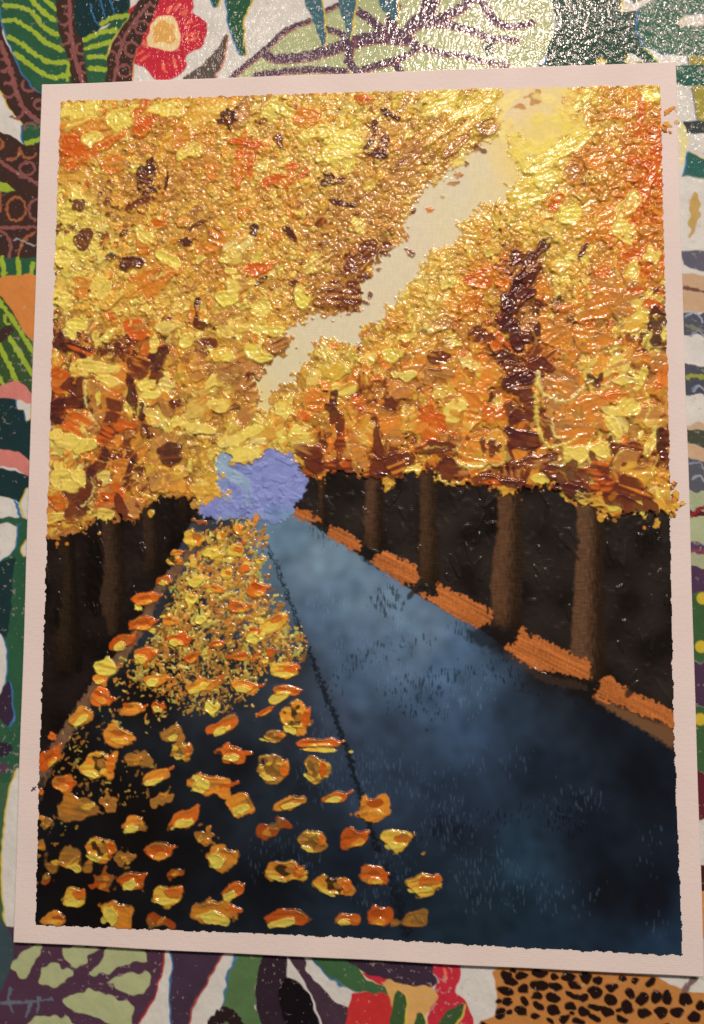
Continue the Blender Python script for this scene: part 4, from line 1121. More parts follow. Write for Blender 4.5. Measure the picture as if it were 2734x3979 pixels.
FEATS = [
    # broad touches, top left
    (330, 440, 105, 42, -4, 'Y', 'L', .22), (370, 490, 130, 34, -5, 'O', 'G', .25), (480, 460, 90, 55, -20, 'L', 'Y', .2), (300, 480, 60, 24, -20, 'Y', 'G', .25), (560, 450, 55, 62, 0, 'R', 'O', .25), (545, 510, 40, 30, 0, 'R', 'O', .2),
    (285, 570, 58, 62, 10, 'R', 'R', .25), (350, 610, 40, 35, 30, 'R', 'O', .25), (360, 545, 48, 40, -50, 'Y', 'L', .3), (420, 560, 70, 26, -28, 'R', 'O', .25), (650, 425, 75, 40, -10, 'Y', 'L', .22), (760, 470, 90, 40, -20, 'G', 'Y', .2),
    (820, 425, 90, 38, -4, 'G', 'Y', .2), (700, 540, 80, 50, -30, 'O', 'G', .2), (440, 640, 75, 45, 0, 'O', 'T', .2), (270, 690, 65, 50, 0, 'G', 'T', .25), (540, 655, 45, 30, 0, 'L', 'T', .2),
    (745, 590, 70, 35, -35, 'L', 'Y', .28), (830, 650, 45, 60, 10, 'O', 'T', .2), (1050, 425, 60, 40, 0, 'L', 'Y', .25), (1110, 430, 50, 30, 20, 'Y', 'L', .25), (940, 440, 45, 55, 0, 'T', 'B', .25),
    (955, 600, 45, 90, 5, 'R', 'O', .25), (960, 560, 90, 16, 8, 'R', 'O', .3), (925, 690, 28, 70, 0, 'O', 'R', .22), (1085, 710, 55, 35, -20, 'R', 'O', .25), (1130, 650, 28, 25, 0, 'R', 'O', .25), (1185, 680, 22, 26, 30, 'R', 'B', .25),
    (1185, 455, 60, 40, 0, 'O', 'G', .22), (1410, 390, 40, 22, 0, 'R', 'O', .2), (1240, 520, 80, 30, -10, 'Y', 'L', .25), (1340, 570, 70, 80, 10, 'L', 'Y', .3), (1300, 600, 60, 35, 0, 'L', 'Y', .3),
    (1460, 540, 40, 80, 30, 'T', 'W', .22), (1480, 590, 20, 50, 20, 'B', 'T', .2), (1640, 560, 110, 26, -38, 'T', 'G', .25), (1720, 500, 130, 24, -40, 'G', 'T', .25), (1780, 560, 110, 22, -42, 'T', 'B', .25), (1830, 480, 100, 22, -40, 'G', 'Y', .22),
    (1890, 490, 45, 50, 0, 'T', 'B', .22), (1840, 420, 110, 24, -30, 'Y', 'L', .2), (1700, 420, 90, 40, -20, 'Y', 'L', .2), (1580, 620, 100, 26, -42, 'T', 'B', .22), (1530, 700, 90, 24, -48, 'T', 'G', .22),
    # dark touches, left canopy
    (488, 1020, 58, 30, 8, 'D', 'B', .3), (565, 690, 30, 42, 30, 'D', 'B', .25), (585, 650, 18, 30, 0, 'D', 'D', .25), (575, 730, 32, 24, 20, 'D', 'T', .25), (890, 462, 30, 30, 20, 'D', 'B', .28), (1277, 697, 28, 26, 0, 'D', 'B', .35),
    (988, 893, 17, 26, 0, 'D', 'D', .3), (1132, 915, 13, 42, -48, 'D', 'B', .3), (1320, 790, 50, 11, 18, 'D', 'B', .22), (1460, 605, 40, 11, 6, 'D', 'B', .25), (1500, 440, 34, 10, 35, 'D', 'D', .2), (1455, 490, 10, 24, 0, 'D', 'D', .2), (1435, 560, 9, 30, 25, 'D', 'D', .2), (1530, 460, 30, 8, 18, 'D', 'D', .2),
    (1085, 545, 14, 32, 0, 'B', 'D', .25), (310, 800, 26, 20, 20, 'B', 'D', .25), (330, 930, 34, 40, 30, 'B', 'D', .25), (545, 790, 60, 14, -20, 'B', 'T', .2), (650, 700, 8, 28, 10, 'D', 'B', .2), (780, 870, 30, 18, -30, 'B', 'T', .2), (720, 945, 26, 16, 20, 'D', 'B', .2),
    (1400, 1015, 70, 40, -45, 'B', 'T', .3), (1360, 1130, 70, 60, 0, 'B', 'T', .25), (1290, 1150, 70, 50, 0, 'T', 'B', .25), (1500, 980, 30, 30, 0, 'B', 'T', .25), (1140, 1100, 26, 10, -35, 'D', 'B', .2), (1020, 1090, 26, 10, -35, 'D', 'B', .2),
    (250, 1330, 70, 26, 24, 'D', 'B', .3), (310, 1360, 60, 22, 24, 'D', 'R', .3), (600, 1395, 62, 42, -35, 'D', 'B', .35), (545, 1430, 42, 50, 20, 'B', 'O', .3), (610, 1455, 26, 26, 0, 'B', 'D', .3), (285, 1560, 70, 28, -10, 'D', 'B', .35), (225, 1600, 42, 34, 0, 'D', 'B', .3),
    (290, 1510, 34, 40, 20, 'B', 'D', .3), (766, 1230, 14, 60, 0, 'D', 'B', .3), (780, 1265, 34, 14, 10, 'B', 'D', .25), (521, 1535, 20, 62, -12, 'D', 'B', .3), (550, 1590, 16, 36, 10, 'D', 'B', .3), (661, 1768, 42, 40, 0, 'D', 'B', .3),
    (370, 1850, 26, 110, 22, 'D', 'B', .35), (320, 1945, 52, 66, 35, 'B', 'D', .38), (500, 1840, 13, 85, 22, 'D', 'B', .3), (470, 1830, 44, 60, 20, 'O', 'T', .3), (450, 1590, 34, 60, 10, 'B', 'O', .3), (400, 1580, 44, 90, -15, 'T', 'O', .35), (386, 1550, 16, 26, 0, 'L', 'Y', .3),
    (690, 1570, 34, 16, 10, 'B', 'T', .25), (800, 1330, 44, 20, 10, 'B', 'T', .25), (470, 1965, 20, 50, -20, 'B', 'D', .3),
    # oranges, left canopy
    (298, 1645, 66, 52, 25, 'R', 'O', .3), (480, 1630, 50, 40, 20, 'R', 'O', .3), (410, 1690, 40, 55, 25, 'R', 'B', .3), (230, 1480, 50, 52, 0, 'R', 'O', .25), (210, 1390, 24, 45, 0, 'O', 'Y', .2), (470, 1490, 32, 70, 15, 'O', 'R', .3), (425, 1230, 36, 22, 0, 'R', 'O', .25),
    (750, 1220, 26, 46, 20, 'O', 'R', .3), (530, 1280, 44, 42, 0, 'R', 'T', .25), (570, 1360, 40, 26, -25, 'R', 'O', .25), (560, 950, 40, 60, 10, 'O', 'R', .25), (620, 860, 30, 26, 0, 'R', 'O', .2), (840, 930, 40, 62, 25, 'O', 'B', .25), (1000, 1050, 70, 30, -15, 'R', 'O', .25),
    (560, 1100, 100, 34, -38, 'O', 'G', .3), (640, 1090, 90, 26, -40, 'O', 'R', .25), (220, 1950, 56, 38, 0, 'R', 'O', .25), (430, 1945, 60, 66, 0, 'R', 'T', .32), (520, 1980, 50, 44, 0, 'T', 'O', .3), (340, 1120, 60, 46, 0, 'O', 'T', .25),
    # bright yellow touches, left canopy
    (390, 1122, 62, 52, -30, 'Y', 'L', .4), (450, 1160, 90, 24, -35, 'G', 'Y', .3), (874, 1163, 48, 44, 0, 'L', 'Y', .42), (995, 1378, 58, 44, 0, 'L', 'Y', .4), (257, 1866, 74, 60, 0, 'Y', 'L', .42), (310, 1850, 40, 40, 0, 'Y', 'L', .4), (275, 1715, 78, 42, 12, 'Y', 'L', .4), (330, 1735, 60, 30, -20, 'L', 'Y', .4),
    (220, 1690, 40, 24, 0, 'Y', 'Y', .35), (360, 1435, 110, 36, 5, 'Y', 'L', .4), (300, 1440, 40, 40, 0, 'Y', 'G', .35), (430, 1480, 60, 24, 15, 'Y', 'L', .35), (575, 1500, 42, 34, -20, 'Y', 'L', .4), (640, 1490, 42, 44, 20, 'Y', 'W', .4), (590, 1540, 50, 24, 0, 'Y', 'L', .35), (505, 1585, 34, 44, -20, 'Y', 'G', .35),
    (383, 1320, 28, 38, -10, 'Y', 'L', .3), (290, 1260, 60, 34, 10, 'L', 'Y', .3), (230, 1160, 50, 34, 0, 'Y', 'L', .3), (280, 820, 40, 90, 15, 'Y', 'L', .28), (285, 950, 70, 34, 0, 'L', 'Y', .25), (250, 1010, 46, 36, 0, 'Y', 'L', .28), (660, 1010, 70, 24, 25, 'L', 'Y', .3), (560, 920, 60, 30, 40, 'Y', 'G', .25),
    (920, 960, 70, 34, -30, 'W', 'G', .3), (900, 1000, 60, 30, -25, 'Y', 'T', .28), (855, 1480, 70, 30, -20, 'Y', 'G', .3), (850, 1580, 50, 36, -10, 'Y', 'G', .3), (780, 1670, 70, 24, 5, 'Y', 'W', .32), (700, 1640, 46, 34, -20, 'Y', 'G', .3), (930, 1110, 60, 40, 0, 'Y', 'T', .3), (1010, 1190, 60, 40, -20, 'Y', 'G', .3),
    (1170, 1160, 44, 44, 30, 'L', 'Y', .3), (990, 1270, 60, 40, 0, 'Y', 'G', .3), (1060, 1290, 60, 24, 0, 'L', 'G', .28), (1240, 1020, 60, 40, -30, 'Y', 'T', .28), (600, 1340, 26, 34, 0, 'Y', 'G', .3), (650, 1270, 60, 30, -10, 'Y', 'W', .3), (720, 1320, 40, 50, 20, 'Y', 'G', .3),
    (960, 1690, 90, 26, -22, 'Y', 'L', .25), (930, 1770, 70, 40, -20, 'Y', 'L', .25), (880, 1720, 60, 24, -30, 'Y', 'W', .22), (800, 1850, 40, 90, 0, 'G', 'Y', .2), (410, 2000, 60, 26, 5, 'Y', 'L', .28), (370, 1960, 20, 40, 20, 'Y', 'T', .28), (410, 1860, 40, 28, 0, 'Y', 'W', .3),
    (960, 1470, 66, 60, -40, 'T', 'B', .28), (980, 1540, 40, 30, 0, 'T', 'G', .25), (1080, 1340, 50, 40, -20, 'T', 'B', .28), (960, 1610, 60, 26, -30, 'T', 'G', .25), (900, 1450, 60, 40, -20, 'T', 'B', .25), (850, 1240, 60, 24, -30, 'T', 'G', .25),
    # right canopy: yellow wash high up, reds at the edge
    (2060, 610, 60, 50, 0, 'L', 'Y', .12), (2130, 620, 120, 30, -30, 'L', 'Y', .18), (2230, 560, 120, 24, -36, 'Y', 'L', .2), (2040, 760, 60, 60, 0, 'L', 'Y', .12), (2110, 700, 80, 44, -20, 'Y', 'L', .16), (2100, 465, 60, 34, 0, 'Y', 'L', .12), (2080, 470, 26, 20, 20, 'O', 'G', .15),
    (2250, 400, 60, 26, -40, 'Y', 'L', .15), (2480, 400, 90, 34, -20, 'O', 'R', .2), (2440, 420, 40, 60, 20, 'O', 'Y', .2), (2530, 370, 34, 30, 0, 'L', 'Y', .2), (2400, 450, 90, 24, -10, 'T', 'O', .2), (2490, 440, 14, 50, 15, 'R', 'O', .2), (2545, 640, 34, 90, 8, 'R', 'O', .25), (2500, 750, 18, 110, 22, 'R', 'O', .3),
    (2545, 560, 24, 40, 0, 'R', 'O', .22), (2320, 620, 90, 50, -20, 'O', 'T', .2), (2230, 660, 44, 30, -20, 'T', 'R', .2), (2160, 780, 26, 60, 18, 'R', 'O', .2), (2210, 838, 46, 46, 0, 'L', 'Y', .38), (2340, 860, 90, 50, -25, 'O', 'G', .35), (2260, 890, 44, 46, 0, 'G', 'O', .3), (2450, 790, 60, 40, -40, 'Y', 'G', .3),
    (2420, 900, 44, 46, 0, 'Y', 'L', .3), (2510, 890, 60, 30, 10, 'O', 'T', .3), (2465, 1000, 66, 42, 20, 'R', 'O', .3), (2530, 1000, 36, 34, 0, 'Y', 'T', .3), (2370, 935, 22, 26, 0, 'R', 'O', .3), (2440, 1060, 50, 40, -40, 'Y', 'G', .32), (2390, 1140, 110, 100, 60, 'T', 'O', .42), (2320, 1190, 110, 60, -20, 'O', 'T', .42), (2440, 1200, 40, 70, 10, 'T', 'O', .38),
    (2330, 1050, 30, 28, 0, 'R', 'O', .3), (2260, 980, 10, 36, 30, 'D', 'R', .25), (2500, 1200, 46, 46, 0, 'Y', 'L', .45), (2540, 1185, 46, 24, 8, 'R', 'O', .4), (2510, 1240, 60, 24, 0, 'Y', 'L', .45), (2470, 1120, 30, 44, 0, 'Y', 'T', .3), (2470, 1130, 40, 24, 0, 'R', 'T', .3), (2190, 1200, 30, 20, -20, 'R', 'O', .25), (2170, 1040, 44, 30, 0, 'Y', 'G', .3),
    # dark bough, right canopy
    (2095, 975, 18, 54, 42, 'D', 'B', .4), (2060, 1010, 16, 46, 35, 'D', 'B', .35), (2000, 995, 18, 38, -10, 'B', 'D', .3), (2030, 1060, 52, 24, -48, 'D', 'B', .4), (2060, 1040, 30, 20, -50, 'B', 'T', .35), (2020, 1110, 60, 26, -40, 'D', 'B', .4), (1990, 1170, 64, 32, -38, 'D', 'B', .42), (2040, 1150, 40, 24, -40, 'B', 'D', .36),
    (1970, 1240, 30, 50, -10, 'D', 'D', .4), (2000, 1310, 20, 52, -15, 'D', 'B', .38), (2080, 1290, 14, 40, 10, 'D', 'B', .34), (2050, 1270, 46, 40, 0, 'T', 'B', .38), (2007, 1478, 60, 32, -12, 'D', 'B', .4), (2060, 1470, 34, 24, -30, 'D', 'B', .36), (2030, 1530, 44, 26, 20, 'B', 'D', .34), (2020, 1620, 40, 22, 0, 'B', 'D', .34), (2026, 1712, 62, 36, 10, 'D', 'B', .38),
    (2552, 1262, 34, 70, 8, 'D', 'B', .4), (2575, 1720, 24, 62, -8, 'D', 'B', .4), (2310, 1480, 30, 24, 30, 'D', 'B', .36), (2110, 1420, 40, 24, 20, 'B', 'D', .36), (2130, 1260, 50, 30, 0, 'O', 'T', .38),
    # broad amber and tan knife touches, lower right
    (2165, 1300, 70, 50, -30, 'O', 'T', .4), (2290, 1320, 90, 50, 10, 'O', 'T', .4), (2190, 1490, 74, 58, 20, 'T', 'O', .42), (2150, 1600, 50, 58, 20, 'T', 'B', .42), (2260, 1660, 100, 44, -6, 'O', 'T', .42), (2180, 1680, 40, 50, 0, 'T', 'O', .4), (2300, 1570, 70, 40, -20, 'O', 'T', .42), (2390, 1550, 46, 34, 0, 'R', 'O', .4),
    (2430, 1590, 54, 50, -40, 'Y', 'G', .5), (2370, 1600, 50, 20, 10, 'Y', 'W', .5), (2400, 1420, 90, 40, -22, 'Y', 'T', .46), (2430, 1480, 80, 22, -6, 'Y', 'W', .5), (2490, 1470, 20, 60, 20, 'Y', 'L', .5), (2520, 1400, 60, 30, 0, 'T', 'O', .36), (2380, 1660, 26, 60, -20, 'Y', 'W', .5), (2520, 1620, 50, 50, 0, 'T', 'Y', .4), (2530, 1730, 22, 60, 25, 'Y', 'W', .46), (2450, 1270, 60, 34, -20, 'G', 'Y', .38),
    (2240, 1770, 68, 52, 10, 'Y', 'L', .5), (2330, 1750, 56, 44, -10, 'Y', 'L', .5), (2420, 1790, 60, 50, -20, 'T', 'Y', .42), (2480, 1830, 60, 40, 0, 'G', 'T', .36), (1842, 1765, 90, 52, 8, 'O', 'G', .45), (1830, 1800, 80, 20, 5, 'O', 'Y', .45), (1835, 1560, 60, 44, 40, 'O', 'R', .42), (1790, 1480, 50, 40, -20, 'O', 'G', .4), (1910, 1610, 44, 46, -30, 'R', 'O', .42),
    (1760, 1600, 40, 50, 20, 'Y', 'G', .4), (1830, 1640, 40, 60, 15, 'O', 'Y', .4), (1690, 1660, 40, 70, 20, 'R', 'O', .38), (1730, 1720, 40, 40, 0, 'T', 'B', .36), (1910, 1735, 30, 28, 0, 'B', 'D', .36), (1815, 1410, 30, 40, -10, 'Y', 'W', .42), (1860, 1440, 34, 26, 10, 'Y', 'G', .4), (1920, 1340, 26, 46, 30, 'R', 'O', .36), (1690, 1380, 40, 24, 20, 'B', 'T', .34),
    (1750, 1330, 44, 30, 0, 'Y', 'T', .34), (1880, 1290, 50, 30, -20, 'B', 'O', .32), (1700, 1260, 60, 40, -20, 'T', 'W', .32), (1900, 1480, 44, 60, 20, 'O', 'G', .4), (1870, 1090, 70, 44, -30, 'R', 'O', .26), (1820, 1180, 60, 40, -20, 'O', 'R', .26), (1950, 1100, 40, 30, 0, 'O', 'R', .26), (1700, 1450, 70, 20, 10, 'T', 'B', .3),
    (1600, 1420, 46, 60, -10, 'O', 'T', .34), (1560, 1530, 60, 24, -20, 'T', 'O', .34), (1510, 1570, 34, 26, 20, 'B', 'D', .34), (1480, 1600, 44, 30, 0, 'O', 'T', .34), (1400, 1590, 14, 50, -30, 'R', 'B', .3), (1291, 1560, 20, 34, 15, 'D', 'B', .34), (1296, 1610, 15, 40, 5, 'B', 'D', .32), (1321, 1700, 16, 100, 4, 'B', 'R', .34), (1225, 1560, 52, 46, 0, 'O', 'R', .26),
    (1180, 1620, 40, 20, 0, 'R', 'O', .24), (1400, 1660, 50, 34, -40, 'G', 'O', .38), (1440, 1690, 40, 60, 25, 'O', 'Y', .4), (1370, 1740, 44, 46, 0, 'T', 'O', .38), (1470, 1720, 16, 60, -10, 'B', 'D', .36), (1530, 1690, 40, 44, 0, 'T', 'O', .36), (1600, 1640, 60, 46, -20, 'O', 'G', .36), (1660, 1600, 30, 40, 10, 'R', 'O', .36),
    (1520, 1640, 60, 30, -20, 'O', 'T', .36), (1480, 1360, 40, 30, 0, 'G', 'O', .28), (1530, 1380, 60, 30, -20, 'L', 'Y', .3), (1580, 1310, 44, 30, -10, 'Y', 'O', .28), (1420, 1400, 60, 24, -10, 'Y', 'G', .28), (1330, 1510, 70, 30, -20, 'Y', 'G', .28), (1090, 1590, 36, 34, 0, 'Y', 'W', .28), (1160, 1680, 40, 30, 0, 'Y', 'G', .26), (1590, 1460, 60, 20, -14, 'Y', 'W', .3),
    # dark red lower edge, right canopy
    (1311, 1812, 110, 30, 4, 'B', 'R', .35), (1220, 1790, 44, 34, 25, 'B', 'D', .32), (1190, 1760, 50, 30, 20, 'B', 'T', .3), (1440, 1815, 40, 44, -10, 'B', 'O', .36), (1490, 1810, 50, 44, 0, 'B', 'D', .38), (1545, 1790, 44, 34, -20, 'B', 'O', .35), (1400, 1790, 30, 60, -25, 'T', 'O', .36), (1250, 1845, 44, 20, 0, 'O', 'T', .28), (1510, 1870, 30, 24, -40, 'G', 'L', .28),
    (1600, 1830, 40, 22, 0, 'L', 'Y', .3), (1731, 1814, 46, 42, 0, 'B', 'D', .42), (1690, 1850, 34, 26, 30, 'G', 'Y', .34), (1790, 1840, 26, 34, 0, 'B', 'T', .36), (1690, 1735, 60, 24, 0, 'B', 'R', .34), (1900, 1870, 60, 22, 0, 'B', 'R', .3), (2000, 1880, 60, 20, 10, 'B', 'D', .3), (2080, 1790, 70, 20, -12, 'B', 'T', .34), (2120, 1800, 60, 30, 0, 'T', 'B', .36), (2190, 1855, 66, 44, 25, 'B', 'D', .42),
    (2300, 1845, 46, 56, 10, 'B', 'R', .44), (2370, 1905, 150, 28, 8, 'B', 'D', .44), (2340, 1870, 50, 34, 0, 'R', 'B', .42), (2460, 1890, 60, 34, 20, 'B', 'O', .36), (2440, 1960, 70, 24, 20, 'B', 'D', .36), (2240, 1910, 60, 22, 15, 'D', 'B', .38), (2100, 1860, 40, 26, 0, 'L', 'Y', .32), (1970, 1910, 40, 24, 0, 'G', 'O', .28), (2280, 1945, 80, 22, 10, 'G', 'Y', .3), (2370, 1990, 46, 26, -20, 'G', 'O', .32),
    (2540, 1960, 44, 34, 0, 'G', 'Y', .28), (2570, 1860, 26, 40, 0, 'G', 'O', .28), (2520, 1970, 20, 44, -20, 'B', 'D', .3), (2390, 1970, 30, 30, 0, 'L', 'G', .3),
]
FEATS.sort(key=lambda f: f[5] in 'DB' and f[2] * f[3] < 2600)     # small dark touches go on last
for f_ in FEATS:
    x, y, rx, ry, an, k1, k2, t = f_
    dark = k1 in 'DB'
    fs = 1.24 if dark else (0.94 if k1 in 'YLW' and y > 1250 else 1.05)
    feat(x, y, rx * fs, ry * fs, an, k1, k2, t * 0.95, mix=0.30 if dark else 0.42, drag=0.05 if dark else 0.45, streak=0.5 if dark else 1.0, edge=random.uniform(0.14, 0.3), warp=0.18 if rx * ry > 900 else 0.25, tilt=random.uniform(-0.5, 0.5), pick=0.06)

# cream ridges that the knife squeezed up, and long grooves
RID = [([(2089, 1451), (2101, 1526), (2189, 1563), (2251, 1520), (2277, 1494), (2300, 1480)], 15, 'W'), ([(2082, 1480), (2080, 1576), (2089, 1664), (2126, 1733), (2195, 1726), (2239, 1701)], 17, 'Y'), ([(2140, 1640), (2150, 1690), (2185, 1715)], 11, 'W'),
       ([(2345, 1620), (2370, 1660), (2395, 1720)], 14, 'Y'), ([(2390, 920), (2385, 1000), (2400, 1090), (2440, 1150)], 10, 'G'), ([(1775, 1800), (1815, 1815), (1900, 1815), (1950, 1800)], 11, 'W'), ([(1775, 1740), (1770, 1780), (1800, 1815)], 9, 'Y'),
       ([(340, 1480), (335, 1540), (350, 1610), (390, 1665)], 10, 'W'), ([(530, 1480), (545, 1540), (535, 1630)], 8, 'Y'), ([(390, 1900), (370, 1860), (400, 1820)], 9, 'T'), ([(1380, 1610), (1370, 1660), (1395, 1700)], 9, 'G'), ([(1700, 1850), (1720, 1872), (1770, 1878), (1800, 1872)], 12, 'Y'),
       ([(1345, 1700), (1360, 1770), (1400, 1830)], 9, 'G'), ([(2500, 1520), (2520, 1580), (2490, 1680)], 10, 'Y'), ([(690, 1690), (740, 1680), (800, 1700), (850, 1690)], 8, 'W'), ([(2030, 1250), (2080, 1320), (2060, 1380)], 8, 'T')]
for pts, w, k in RID:
    r = PA.line(pts, w, w * 0.6, ragged=0.8, soft=1.8)
    if r:
        x, y = pts[len(pts) // 2]
        c = PA.cells([(x, y)])[0]
        side = SIDE[int(c[1]), int(c[0])] or canr
        lay((r[0], r[1] * MASK[r[0]]), vary(PALV[k], 0.03), 0.34 * sm(-1, 3, r[2]), new_id('paint_ridge', MAT_IMPASTO, side), op=0.85, rel=True)
for q in range(120):
    i = rng.integers(0, len(rows))
    x, y = (float(v_) for v_ in to_px(float(cols_[i]), float(rows[i])))
    if y < 1150 and rng.random() < 0.8:
        continue
    a = rng.uniform(-1.9, 0.6)
    L = rng.uniform(18, 60)
    bd = rng.uniform(-26, 26)
    pts = [(x - L * math.cos(a), y - L * math.sin(a)), (x + bd * math.sin(a), y - bd * math.cos(a)), (x + L * math.cos(a), y + L * math.sin(a))]
    r = PA.line(pts, rng.uniform(5, 9), 2, ragged=0.7, soft=1.4)
    if r:
        kk = pick_col(x, y)
        c_ = PALV[{'Y': 'W', 'G': 'Y', 'O': 'G', 'R': 'O', 'T': 'G', 'B': 'O', 'D': 'B', 'L': 'W', 'W': 'Y'}[kk]]
        lay((r[0], r[1] * MASK[r[0]]), vary(c_, 0.06), 0.28 * sm(-1, 2, r[2]), 0, op=0.8, rel=True)
for q in range(300):
    i = rng.integers(0, len(rows))
    x, y = to_px(float(cols_[i]), float(rows[i]))
    a = rng.normal(-0.45, 0.6)
    L = rng.uniform(18, 70)
    bend = rng.uniform(-20, 20)
    r = PA.line([(x - L * math.cos(a), y - L * math.sin(a)), (x + bend * math.sin(a), y - bend * math.cos(a)), (x + L * math.cos(a), y + L * math.sin(a))], 5, 2, ragged=1.2, soft=1.6)
    if r:
        sl = r[0]
        m = r[1] * MASK[sl]
        HT[sl] = np.maximum(HT[sl] - 0.20 * m, 0.03)
        mc = (m * rng.uniform(0.2, 0.75))[..., None]
        COL[sl] = COL[sl] * (1 - mc) + pig((104, 56, 28)) * mc          # the brown underpaint scraped bare
        # lip thrown up beside the groove
        HT[sl][1:, 1:] += 0.10 * m[:-1, :-1] * (1 - m[1:, 1:])
scatter(1300, 7, 15, 0.12, 0.28, edge=(0.2, 0.45), lowp=0.22)

STRAY = np.zeros((NR, NC), np.float32)
# stray crumbs in the sky, over the tape line and among the trunks
for x, y, rx, ry, an, k1, k2, t in ((2075, 382, 28, 40, 25, 'T', 'B', .07), (2010, 415, 26, 16, 0, 'T', 'O', .06), (1862, 580, 26, 10, 25, 'B', 'T', .2), (1848, 600, 8, 20, 10, 'T', 'O', .15), (1780, 630, 30, 20, -10, 'Y', 'W', .12), (1780, 680, 18, 14, 0, 'T', 'O', .2), (1755, 712, 24, 9, -5, 'T', 'B', .18),
                                   (1812, 640, 8, 16, 0, 'B', 'T', .18), (1718, 765, 10, 8, 0, 'T', 'G', .15), (1670, 816, 17, 11, 0, 'O', 'T', .15), (1592, 985, 24, 12, 35, 'B', 'T', .2), (1472, 1048, 16, 9, -20, 'B', 'T', .2), (1438, 1150, 9, 26, 25, 'B', 'T', .22), (1420, 1178, 20, 9, 10, 'B', 'T', .22),
                                   (1605, 820, 14, 8, -30, 'B', 'D', .2), (1580, 925, 10, 16, 0, 'T', 'B', .18), (2600, 425, 26, 7, -28, 'O', 'T', .15), (2590, 440, 14, 6, -20, 'O', 'R', .12), (2625, 430, 8, 4, 10, 'O', 'G', .08), (2590, 485, 24, 9, 14, 'G', 'O', .15), (2625, 475, 12, 11, 0, 'G', 'O', .12), (2602, 515, 11, 8, 10, 'O', 'T', .12), (2575, 500, 16, 8, 30, 'O', 'R', .15),
                                   (2612, 1880, 20, 12, -10, 'B', 'O', .2), (2622, 1920, 18, 18, 20, 'G', 'O', .2), (2650, 1955, 20, 8, 5, 'G', 'O', .15), (2610, 1965, 26, 22, 0, 'G', 'Y', .25), (2612, 2000, 16, 12, 30, 'G', 'O', .2), (2612, 1940, 12, 12, 0, 'O', 'R', .2), (2552, 2034, 11, 18, 15, 'G', 'O', .2), (2503, 2053, 6, 6, 0, 'O', 'O', .15),
                                   (590, 1995, 12, 22, 35, 'G', 'Y', .2), (390, 2074, 8, 6, 0, 'G', 'T', .12), (258, 2113, 9, 6, 0, 'O', 'T', .12), (222, 2115, 6, 10, 0, 'O', 'T', .12), (355, 2222, 5, 6, 0, 'T', 'T', .1), (2330, 2010, 22, 14, 0, 'G', 'O', .2), (1510, 1890, 22, 14, -30, 'G', 'L', .22)):
    c = PA.cells([(x, y)])[0]
    dab(c[0], c[1], max(rx * K, 1.6), max(ry * K, 1.6), math.radians(an), PALV[k1], PALV[k2], t, new_id('paint_daub', MAT_THIN if y < 720 else MAT_IMPASTO, canl if x < 1500 else canr), free=True, mix=0.35, warp=0.3)
    if x > 2500:
        e = PA.ell(x, y, rx * 0.9, ry * 0.9, an, fine=0.8)
        STRAY[e[0]] = np.maximum(STRAY[e[0]], e[1])

# thin yellow wash where the right canopy fades into the sky
washid = new_id('yellow_wash', MAT_THIN, label='thin yellow wash at the edge of the sky')
for x, y, rx, ry, an, k in ((2110, 465, 75, 34, 0, 'L'), (2060, 590, 80, 60, 20, 'L'), (1995, 540, 40, 60, 0, 'Y'), (2200, 400, 50, 70, 20, 'Y'), (2215, 480, 60, 50, -30, 'L'), (1955, 470, 26, 120, 6, 'W'), (1965, 380, 60, 24, -20, 'W'), (2150, 540, 90, 24, -30, 'L'), (2120, 380, 60, 20, 0, 'W')):
    c = PA.cells([(x, y)])[0]
    dab(c[0], c[1], rx * K, ry * K, math.radians(an), PALV[k], PALV['W'], 0.05, washid, free=True, mix=0.4, warp=0.35, edge=0.6, pick=0.3, tilt=0.1)

# --- the lilac patch goes on after the canopy
r = PA.poly(LILAC, True, ragged=1.2, fine=1.2, soft=1.0)
sl = r[0]
Y, X = np.mgrid[sl[0], sl[1]].astype(np.float32)
pxs, pys = to_px(X, Y)
base = np.broadcast_to(pig((130, 136, 186)), X.shape + (3,)).copy()


def blend(b0, c, w):
    return b0 * (1 - w[..., None]) + pig(c) * w[..., None]


w25 = tile(N25, sl[0].start, sl[0].stop, sl[1].start, sl[1].stop)
w6 = tile(N6, sl[0].start, sl[0].stop, sl[1].start, sl[1].stop)
base = blend(base, (140, 160, 178), sm(985, 900, pxs + 22 * w25) * sm(1950, 1890, pys + 15 * w25))
base = blend(base, (110, 140, 166), sm(1930, 2020, pys + 14 * w25) * sm(1010, 1060, pxs + 20 * w25))
base = blend(base, (124, 144, 176), 0.8 * sm(1985, 2020, pys))
base = blend(base, (112, 116, 172), 0.6 * sm(0.3, 1.4, w25))
lay(r, base * (1 + 0.025 * w6[..., None]), 0.20 + 0.10 * np.abs(w25) + 0.015 * w6 + 0.006 * tile(N3, sl[0].start, sl[0].stop, sl[1].start, sl[1].stop), lil)
MASK2 = MASK.copy()
for q in range(70):
    x, y = random.uniform(790, 1180), random.uniform(1770, 2010)
    c = PA.cells([(x, y)])[0]
    ri, ci = int(c[1]), int(c[0])
    if LB[ri, ci] == lil:
        dab(c[0], c[1], random.uniform(4, 12), random.uniform(2, 6), random.uniform(-1, 1), COL[ri, ci] * random.uniform(0.9, 1.1), None, 0.16, lil, free=True, keep=True, edge=0.2, tilt=random.uniform(-.8, .8))
# a few yellow and white touches just above it
for x, y, rx, ry, k1, k2 in ((1005, 1715, 30, 12, 'W', 'W'), (960, 1790, 30, 22, 'Y', 'G'), (905, 1800, 14, 12, 'G', 'Y'), (868, 1850, 10, 16, 'G', 'O'), (890, 1912, 14, 10, 'G', 'O')):
    feat(x, y, rx, ry, -10, k1, k2, .2, free=True)

